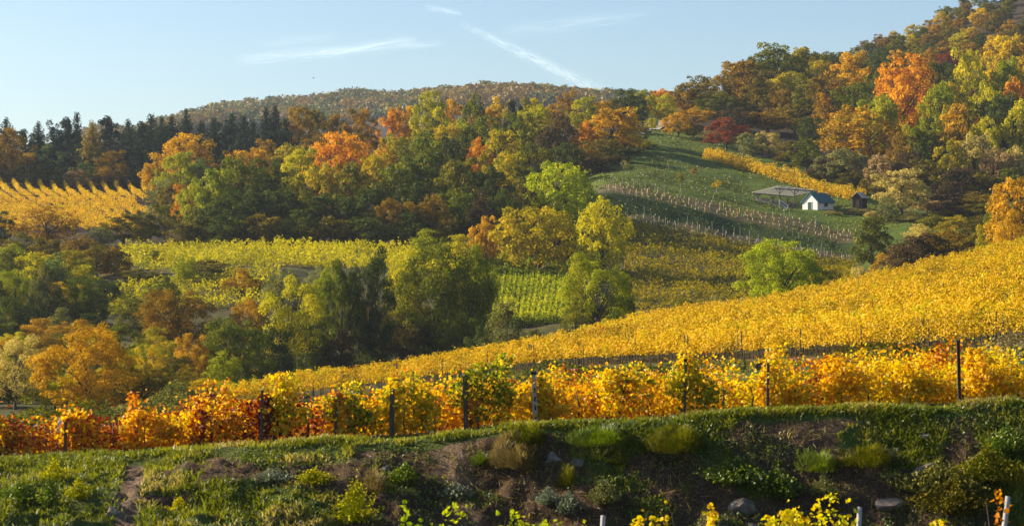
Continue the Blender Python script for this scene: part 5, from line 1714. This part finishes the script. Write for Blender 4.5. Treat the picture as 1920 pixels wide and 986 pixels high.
# ------------------------------------------------------------------ the near bank
def bank():
    rng = np.random.default_rng(17)
    # grass, one uncountable mass
    n = 170000
    u = rng.uniform(-120, 2040, n)
    f = rng.random(n) ** 0.75
    fo, cr = knot_d(iFOOT, u), knot_d(iCREST, u)
    d = fo + (cr - fo) * f * 1.12
    x = (u - CU) / F * d
    nz = fbm(x * 0.33, d * 0.6, 31, 4)
    thr = bare_limit(u, x, d)
    grassy = (nz < thr - 0.01) | (f > 0.86) | (rng.random(n) < 0.012)
    tuft = fbm(x * 1.1, d * 1.4, 44, 3)
    keep = grassy & (rng.random(n) < np.clip((tuft - 0.30) * 3.2, 0.12, 1))
    x, d, u, f, tuft, nz = x[keep], d[keep], u[keep], f[keep], tuft[keep], nz[keep]
    n = len(x)
    z = H(x, d)
    h = (0.06 + 0.15 * rng.random(n)) * (0.45 + 1.3 * tuft)
    az = rng.random(n) * 6.283
    lean = rng.normal(size=(n, 2)) * 0.55
    w = 0.014 + 0.012 * rng.random(n)
    base = np.stack([x, d, z - 0.03], 1)
    side = np.stack([np.cos(az), np.sin(az), np.zeros(n)], 1) * w[:, None]
    mid = base + np.stack([lean[:, 0] * h * 0.35, lean[:, 1] * h * 0.35, h * 0.62], 1)
    tip = base + np.stack([lean[:, 0] * h * 1.0, lean[:, 1] * h * 1.0, h * (1.0 - 0.25 * np.abs(lean[:, 0]))], 1)
    V = np.stack([base - side, base + side, mid + side * 0.8, mid - side * 0.8, tip + side * 0.15, tip - side * 0.15], 1).reshape(-1, 3)
    k = np.arange(n, dtype=np.int32)[:, None] * 6
    Fq = np.concatenate([k + np.array([[0, 1, 2, 3]]), k + np.array([[3, 2, 4, 5]])], 1).reshape(-1, 4)
    dry = fbm(x * 0.5, d * 0.8, 57, 3)
    tint = np.clip(0.42 + 0.5 * (tuft - 0.5) + 2.2 * np.clip(dry - 0.50, 0, 1) + rng.normal(size=n) * 0.13, 0, 1)
    tag(link('bank_grass', mesh_from('bank_grass', V, Fq, MATS['grass'], np.repeat(tint, 2))), 'green grass growing over the near bank', 'grass', kind='stuff')
    # dead stalks, roots and litter on the bare earth
    n = 34000
    u = rng.uniform(350, 2040, n)
    f = rng.random(n) * 0.92
    fo, cr = knot_d(iFOOT, u), knot_d(iCREST, u)
    d = fo + (cr - fo) * f
    x = (u - CU) / F * d
    nz = fbm(x * 0.33, d * 0.6, 31, 4)
    keep = nz > bare_limit(u, x, d) - 0.02
    x, d = x[keep], d[keep]
    n = len(x)
    z = H(x, d)
    L = 0.06 + 0.2 * rng.random(n) ** 2
    dirn = rng.normal(size=(n, 3)) * np.array([0.8, 0.5, 0.9]) + np.array([0, -0.3, -0.2])
    dirn /= np.linalg.norm(dirn, axis=1, keepdims=True)
    base = np.stack([x, d - 0.02, z + 0.03], 1)
    az = rng.random(n) * 6.283
    side = np.stack([np.cos(az), np.zeros(n), np.sin(az)], 1) * (0.005 + 0.007 * rng.random((n, 1)))
    tip = base + dirn * L[:, None]
    V = np.stack([base - side, base + side, tip + side * 0.4, tip - side * 0.4], 1).reshape(-1, 3)
    tag(link('dry_litter', mesh_from('dry_litter', V, np.arange(4 * n).reshape(n, 4), MATS['dry_grass'], rng.random(n) ** 2)), 'dry stalks and roots littering the bare earth of the bank', 'litter', kind='stuff')

    # small leafy ground cover in patches
    n = 30000
    u = rng.uniform(420, 2040, n)
    f = rng.random(n)
    d = knot_d(iFOOT, u) + (knot_d(iCREST, u) - knot_d(iFOOT, u)) * f
    x = (u - CU) / F * d
    keep = fbm(x * 0.8, d * 1.1, 63, 3) + rng.normal(size=n) * 0.03 > np.interp(u, [420, 800, 950, 1300, 1450, 2000], [.60, .60, .62, .58, .52, .48])
    x, d = x[keep], d[keep]
    n = len(x)
    C = np.stack([x, d, H(x, d) + 0.02 + 0.16 * rng.random(n) ** 2], 1)
    V, Fq = folded_leaves(C, rng.normal(size=(n, 3)) * 0.7 + np.array([0, -0.4, 0.9]), 0.035 + 0.05 * rng.random(n), rng, 0.5)
    tag(link('bank_weeds', mesh_from('bank_weeds', V, Fq, MATS['weed'], np.repeat(np.clip(0.42 + rng.normal(size=n) * 0.2, 0, 1), 2))), 'low leafy weeds creeping over the bare bank', 'weeds', kind='stuff')

    def weed(u, v, w, h, pal, label, cat='plant', name='weed', leaf=0.05, nl=900, spiky=False, group=None):
        """plant rooted on the bank face where row v shows"""
        fo, cr = float(knot_d(iFOOT, u)), float(knot_d(iCREST, u)) + 1.2
        best = None
        for d in np.linspace(fo - 1, cr, 200):
            p = at(u, d)
            vv = CV - p.z / d * F
            if best is None or abs(vv - v) < best[0]:
                best = (abs(vv - v), p)
        p = best[1]
        r = np.random.default_rng(int(u * 3 + v))
        if spiky:
            nl = int(nl * 1.7)
            az = r.random(nl) * 6.283
            sp = np.sqrt(r.random(nl))
            lum = 0.35 + 1.2 * fbm(np.cos(az) * sp * 2.2 + 3, np.sin(az) * sp * 2.2 + u, 3, 2)
            top = h * np.sqrt(np.clip(1.02 - sp ** 2, 0, 1)) * lum
            zb = top * r.random(nl) ** 0.7 * 0.8
            b = np.stack([np.cos(az) * w * 0.5 * sp, np.sin(az) * w * 0.5 * sp, zb - 0.04], 1)
            dr = np.stack([np.cos(az) * sp, np.sin(az) * sp, np.full(nl, 0.9)], 1) + r.normal(size=(nl, 3)) * 0.45
            dr /= np.linalg.norm(dr, axis=1, keepdims=True)
            t = b + dr * (0.09 + 0.13 * r.random((nl, 1))) * min(1.0, h / 0.5 + 0.3)
            sd_ = np.stack([-np.sin(az), np.cos(az), np.zeros(nl)], 1) * (0.009 + 0.008 * r.random((nl, 1)))
            V = np.stack([b - sd_, b + sd_, t + sd_ * 0.3, t - sd_ * 0.3], 1).reshape(-1, 3)
            Fq, tint = np.arange(4 * nl).reshape(nl, 4), np.clip(r.normal(size=nl) * 0.2 + 0.5, 0, 1)
        else:
            a = r.random(nl) * 6.283
            rr = np.sqrt(r.random(nl))
            t_ = r.random(nl)
            prof = np.sin(np.pi * np.clip(t_ * 0.85 + 0.12, 0, 1))
            lu = 0.45 + 1.1 * fbm(np.cos(a) * 1.6 + 4 + u, np.sin(a) * 1.6 + t_ * 1.5, 6, 3)
            C = np.stack([np.cos(a) * rr * w * 0.62 * prof * lu, np.sin(a) * rr * w * 0.62 * prof * lu, t_ * h * (0.5 + 0.75 * lu * (1 - 0.6 * rr))], 1)
            C += (r.normal(size=(nl, 3)) * 0.04)
            N = r.normal(size=(nl, 3)) + np.array([0, 0, 0.8])
            V, Fq = folded_leaves(C, N, leaf * (0.6 + 0.8 * r.random(nl)), r, 0.5)
            tint = np.repeat(np.clip(0.5 + 0.22 * r.normal(size=nl), 0, 1), 2)
            nv = len(V)
            lb = np.arange(nl) * 6
            V = np.concatenate([V, V[lb] + np.array([0.006, 0, 0.004]), [[-0.008, 0, -0.05], [0.008, 0, -0.05]]])
            Fq = np.concatenate([Fq, np.stack([np.full(nl, nv + nl), np.full(nl, nv + nl + 1), nv + np.arange(nl), lb], 1)])
            tint = np.concatenate([tint, np.full(nl, 0.1)])
        o = link(name, mesh_from(name, V, Fq, MATS[pal], tint), None, p)
        tag(o, label, cat, group)

    weed(965, 872, 1.5, 1.0, 'dry_grass', 'big tan and olive feathery shrub at the edge of the bare earth', 'shrub', 'shrub', nl=2600, spiky=True)
    weed(985, 830, 1.2, 0.6, 'olive', 'low olive shrub just above the tan feathery one', 'shrub', 'shrub', nl=1800, spiky=True)
    weed(1265, 845, 1.8, 0.8, 'olive', 'broad olive green shrub under the bank edge below the capped post', 'shrub', 'shrub', nl=2600, spiky=True)
    weed(1120, 830, 1.9, 0.55, 'weed', 'wide bright green tuft hanging over the bank edge', 'plant', nl=2000, spiky=True)
    weed(1063, 912, 0.55, 0.6, 'olive', 'spiky yellow-green plant on the bare earth', 'plant', nl=500, spiky=True)
    weed(1028, 945, 0.7, 0.4, 'silver', 'silvery cushion plant below the spiky yellow-green one', 'plant', leaf=0.035, nl=700)
    weed(1068, 960, 0.9, 0.5, 'silver', 'wide silvery plant low on the bare earth', 'plant', leaf=0.04, nl=800)
    weed(1130, 945, 0.8, 0.6, 'grey_green', 'grey-green clump above the short grey post', 'plant', leaf=0.035, nl=800)
    weed(1160, 870, 0.7, 0.3, 'olive', 'small olive clump in the middle of the bare earth', 'plant', leaf=0.035, nl=500)
    weed(855, 935, 0.9, 0.35, 'silver', 'grey leafy rosette by the dirt slide', 'plant', leaf=0.07, nl=240)
    weed(900, 870, 0.5, 0.4, 'weed', 'small green tuft at the right of the dirt slide', 'plant', nl=350, spiky=True)
    weed(760, 905, 0.9, 0.5, 'weed', 'green leafy plant left of the dirt slide', 'plant', leaf=0.05, nl=600)
    weed(700, 920, 0.6, 0.8, 'dry_grass', 'tall tuft of dry stalks left of the dirt slide', 'plant', nl=420, spiky=True)
    weed(1380, 905, 1.6, 0.6, 'weed', 'sprawling green leafy plant above the boulder', 'plant', leaf=0.06, nl=1300)
    weed(1455, 930, 1.3, 0.7, 'weed', 'dark green nettle-like clump right of the boulder', 'plant', leaf=0.06, nl=1200)
    weed(1530, 880, 1.2, 0.7, 'weed', 'upright green weeds in the hollow of the bank', 'plant', nl=900, spiky=True)
    weed(1620, 870, 1.7, 0.6, 'olive', 'olive scrubby tuft right of the hollow', 'shrub', 'shrub', nl=1800, spiky=True)
    weed(1545, 935, 1.0, 0.6, 'grey_green', 'grey-green weedy clump above the lime front vines', 'plant', leaf=0.04, nl=800)
    weed(1760, 925, 2.2, 0.8, 'ivy', 'bramble trailing over the bank under the pale rocks', 'bramble', 'bramble', leaf=0.055, nl=2200)
    weed(1850, 905, 1.9, 0.9, 'olive', 'yellowing bramble right of the pale rocks', 'bramble', 'bramble', leaf=0.055, nl=1900)
    weed(1890, 850, 1.4, 0.7, 'weed', 'leafy green bramble at the right edge of the bank', 'bramble', 'bramble', leaf=0.055, nl=1400)
    weed(1790, 960, 2.0, 0.9, 'brown_olive', 'brown bramble at the foot of the right bank', 'bramble', 'bramble', leaf=0.055, nl=1700)
    weed(100, 905, 0.6, 0.6, 'yellow_green', 'yellow-green weed on the left grass near the dirt gully', 'plant', leaf=0.05, nl=300)
    weed(150, 935, 0.6, 0.5, 'yellow_green', 'yellow-leaved sprig low on the left grass', 'plant', leaf=0.05, nl=260)
    weed(95, 950, 0.6, 0.7, 'weed', 'upright green weed at the lower left corner', 'plant', leaf=0.05, nl=300)
    weed(40, 940, 1.4, 0.5, 'weed', 'broad patch of dark weeds at the lower left corner', 'plant', leaf=0.06, nl=900)
    weed(335, 960, 0.5, 0.4, 'yellow_green', 'lime sprig beside the dirt gully', 'plant', leaf=0.06, nl=160)
    weed(590, 905, 1.0, 0.35, 'yellow_green', 'lime leafed creeping plant in the middle of the grassy bank', 'plant', leaf=0.05, nl=520)
    weed(510, 900, 1.1, 0.3, 'silver', 'pale-leaved creeping plant left of the lime creeping one', 'plant', leaf=0.045, nl=420)
    weed(665, 978, 1.3, 1.1, 'yellow_green', 'tall yellow-green sapling at the bottom below the dry stalks', 'plant', leaf=0.06, nl=420)

    # rocks
    def rock(u, v, sx, sy, sz, rot, label, dd=0.0):
        fo, cr = float(knot_d(iFOOT, u)), float(knot_d(iCREST, u))
        ds = np.linspace(fo - 1.5, cr, 200)
        vs = np.array([CV - at(u, d).z / d * F for d in ds])
        p = at(u, float(ds[int(np.argmin(np.abs(vs - v)))]))
        import bmesh
        bm = bmesh.new()
        bmesh.ops.create_icosphere(bm, subdivisions=3, radius=0.5)
        r = np.random.default_rng(int(u))
        o3 = r.random(3) * 50
        cuts = [(q / np.linalg.norm(q), r.uniform(0.24, 0.40)) for q in r.normal(size=(13, 3))]
        for vt in bm.verts:
            c = np.array(vt.co)
            for nn, lim in cuts:
                e = float(c @ nn)
                if e > lim:
                    c = c - nn * (e - lim)
            c = c * (0.95 + 0.16 * float(fbm(np.array([c[0] * 9 + o3[0] + c[2] * 5]), np.array([c[1] * 9 + o3[1] - c[2] * 5]), 5, 2)[0]))
            vt.co = (c[0] * sx * 1.25, c[1] * sy * 1.25, c[2] * sz * 1.25)
        me = bpy.data.meshes.new('rock')
        bm.to_mesh(me)
        bm.free()
        me.materials.append(MATS['stone'])
        ob = link('rock', me, None, (p.x, p.y + 0.04, p.z - sz * 0.14))
        ob.rotation_euler = (0, rot, 0.3)
        tag(ob, label, 'rock', 'rocks in the near bank')
    rock(1402, 950, 0.95, 0.7, 0.5, 0.05, 'biggest flat-topped boulder above the front vines')
    rock(1415, 988, 1.0, 0.7, 0.45, 0.0, 'second boulder lying under the flat-topped one')
    rock(1735, 885, 0.95, 0.5, 0.48, -0.5, 'tilted pale rock left of the long one in the right bank')
    rock(1822, 868, 1.0, 0.5, 0.4, -0.6, 'long pale rock sticking out of the right bank')
    rock(1795, 890, 0.5, 0.4, 0.3, -0.3, 'small pale rock between the two tilted ones')
    rock(1732, 818, 0.45, 0.4, 0.26, 0.0, 'small pale rock high in the grass of the right bank')
    rock(1035, 860, 0.5, 0.4, 0.42, 0.2, 'grey rock just right of the tan feathery shrub')
    rock(1085, 868, 0.4, 0.35, 0.45, 0.6, 'grey slanting rock in the bare earth')
    rock(1038, 925, 0.35, 0.3, 0.28, 0.2, 'small grey rock by the silvery cushion plant')
    rock(212, 962, 0.5, 0.4, 0.4, -0.4, 'grey rock in the dirt gully at lower left')
    rock(218, 946, 0.4, 0.3, 0.2, -0.2, 'flat pale rock above the gully rock')
    rock(1675, 945, 1.1, 0.5, 0.5, 0.0, 'blocky brown stone at the foot of the right bank')
    rock(725, 880, 0.28, 0.3, 0.3, 0.3, 'small pale stone in the crumbling earth left of the dirt slide')

    # vines of the front row, along the foot of the bank
    def front(u0, u1, vt, d, pal_bias, label, dens=60, seed=0, spread=0.35):
        us = np.linspace(u0, u1, 6)
        p = at((u0 + u1) / 2, d)
        h = (CV - vt) / F * d - p.z
        root = empty('front_vine', p, 0, label, 'vine', 'vines in front of the bank')
        o = np.array(p)
        r = np.random.default_rng(seed)
        V, Fq, tint = vine_foliage(us, np.full(6, float(d)), r, h0=max(h - 1.3, 0.3), h1=h - 0.2, thick=spread, per_m=dens, leaf=0.085, top_var=0.3, seed=seed + 70, fold=True, gap=0.6, hvar=0.14, plant=0.7, tint_noise=(0.15, 0.5), tint_bias=pal_bias)
        link('foliage', mesh_from('foliage', V - o, Fq, MATS['vine_front'], tint), root)
        mb = Mesh()
        rn = random.Random(seed)
        for u in np.linspace(u0, u1, max(2, int((u1 - u0) / 45))):
            q = at(u, d)
            a = Vector(q) - Vector(o)
            mb.tube([a + Vector((0, 0, -.2)), a + Vector((rn.uniform(-.1, .1), 0, h * 0.5)), a + Vector((rn.uniform(-.3, .3), 0, h * 0.95))], [0.03, 0.022, 0.006], 5)
        mb.build('stem', MATS['bark'], root)
    front(1195, 1350, 948, 41.5, -0.05, 'golden front vine at the bottom left of the flat-topped boulder', 420, 1)
    front(1440, 1605, 948, 41.5, 0.12, 'lime yellow front vine at the bottom between the boulder and the pale post', 420, 2)
    front(1650, 1830, 968, 42, -0.42, 'orange and lime front vine at the bottom right', 260, 3)
    front(760, 905, 962, 41.5, 0.2, 'lime front vine shoots at the bottom below the dirt slide', 170, 4)
    front(935, 1060, 958, 41.5, 0.2, 'lime front vine shoots at the bottom below the bare earth', 180, 5)
    front(1095, 1180, 978, 41.5, 0.2, 'few lime leaves at the bottom beside the short grey post', 110, 6)
    front(1868, 1905, 925, 41, -0.5, 'withered orange leaves round the leaning pale post', 200, 7, 0.15)

    def front_post(u, v, d, lean, label, w=0.11):
        p = at(u, d)
        h = (CV - v) / F * d - p.z
        mb = Mesh()
        mb.tube([(0, 0, -0.4), (lean * h * 0.5, 0, h * 0.5), (lean * h, 0, h)], [w / 2, w / 2, w * 0.46], 9)
        o = mb.build('front_post', MATS['grey_post'], None, (p.x - lean * h, p.y, p.z), True)
        tag(o, label, 'post', 'posts of the front vines')
    front_post(1131, 966, 41.5, 0.05, 'short grey post end at the bottom below the bare earth')
    front_post(1612, 950, 41.5, 0.04, 'pale post right of the lime yellow front vine')
    front_post(1890, 930, 41, 0.12, 'leaning pale post with withered leaves at the bottom right')


bank()


def meadow_grass():
    rng = np.random.default_rng(33)
    n = 60000
    u = rng.uniform(1090, 1930, n)
    d = rng.uniform(445, 640, n)
    ok = (d > knot_d(iT0, u)) & (d < knot_d(iM1, u) - 3) & ((u < 1420) | (d < knot_d(iM0, u)))
    ok &= ~((np.abs((u - CU) / F * d - HUTC[0]) < 5.5) & (np.abs(d - HUTC[1]) < 5.5))
    x = (u - CU) / F * d
    ok &= rng.random(n) < np.clip((fbm(x * 0.16, d * 0.10, 12, 3) - 0.33) * 4, 0.1, 1)
    x, d = x[ok], d[ok]
    n = len(x)
    C = np.stack([x, d, H(x, d) + 0.08], 1)
    V, Fq = leaf_quads(C, rng.normal(size=(n, 3)) * np.array([1, 1, 0.5]), 0.10 + 0.20 * rng.random(n), 0.6, rng)
    tint = np.clip(0.24 + 0.9 * (fbm(x * 0.08, d * 0.06, 15, 3) - 0.5) + rng.normal(size=n) * 0.16, 0, 1)
    tag(link('meadow_grass', mesh_from('meadow_grass', V, Fq, MATS['grass'], tint)), 'rough tufted grass over the terraces and the meadow', 'grass', kind='stuff')


meadow_grass()


def bird():
    p = Vector(((588 - CU) / F * 400, 400, (CV - 147) / F * 400))
    mb = Mesh()
    mb.tube([(-.22, 0, 0), (-.1, 0, .02), (.05, 0, .02), (.2, 0, 0)], [.01, .06, .06, .015], 8)
    for s in (-1, 1):
        mb.add([(-.06, 0, .03), (.07, 0, .03), (.03, s * .25, .12), (-.04, s * .5, .06), (-.09, s * .25, .1)], [(0, 1, 2, 4), (4, 2, 3)])
    o = mb.build('bird', MATS['black_feather'], None, p)
    tag(o, 'tiny dark bird flying in the sky above the distant hill', 'bird')


bird()


# ------------------------------------------------------------------ haze
def haze():
    zmin = float(TZ.min()) - 1.0
    zmax = max(float(TZ.max()), 150.0) + 25
    mb = Mesh()
    x = 2300.0
    mb.box((0, (2600 - 90) / 2, (zmin + zmax) / 2), (2 * x, 2600 + 90, zmax - zmin))
    m = bpy.data.materials.new('haze_air')
    m.use_nodes = True
    t = NT(m.node_tree)
    v = t.n('ShaderNodeVolumePrincipled')
    v.inputs['Color'].default_value = (0.78, 0.89, 1.0, 1)
    v.inputs['Density'].default_value = 0.00006
    v.inputs['Anisotropy'].default_value = 0.35
    out = t.n('ShaderNodeOutputMaterial')
    t.link(v.outputs[0], out.inputs['Volume'])
    o = mb.build('haze', m)
    tag(o, 'thin autumn haze in the valley air', 'haze', kind='stuff')


haze()


# ------------------------------------------------------------------ labels of the trees
def size_word(r):
    if r['form'] == 'bush':
        return 'low ' if r['h'] < 4 else ''
    return 'tall ' if r['h'] > 19 else ('small ' if r['h'] < 9 else '')


def label_trees():
    groups = {}
    for r in TREES:
        o = r['o']
        cat = 'bush' if r['form'] == 'bush' else 'tree'
        o['category'] = cat
        o['group'] = ('bushes ' if cat == 'bush' else 'trees ') + r['region']
        if r['label']:
            o['label'] = r['label']
            continue
        key = (COLOUR_WORD[r['pal']] + ' ' + FORM_WORD[r['form']], r['region'])
        groups.setdefault(key, []).append(r)
    marks = [r for r in TREES if r['label']]
    for (what, region), rs in groups.items():
        rs.sort(key=lambda r: r['u'])
        n = len(rs)
        words_ = ['second', 'third', 'fourth', 'fifth', 'sixth', 'seventh', 'eighth', 'ninth', 'tenth', 'eleventh', 'twelfth', 'thirteenth', 'fourteenth', 'fifteenth', 'sixteenth', 'seventeenth', 'eighteenth', 'nineteenth', 'twentieth'] + ['twenty-' + w for w in ('first', 'second', 'third', 'fourth', 'fifth', 'sixth', 'seventh', 'eighth', 'ninth')]
        for i, r in enumerate(rs):
            if n == 1:
                lab = f'{size_word(r)}{what} {region}'
            elif i == 0:
                lab = f'leftmost {what} {region}'
            elif i == n - 1:
                lab = f'rightmost {what} {region}'
            else:
                lab = f'{words_[i - 1]} {what} from the left {region}'
            r['o']['label'] = lab


label_trees()
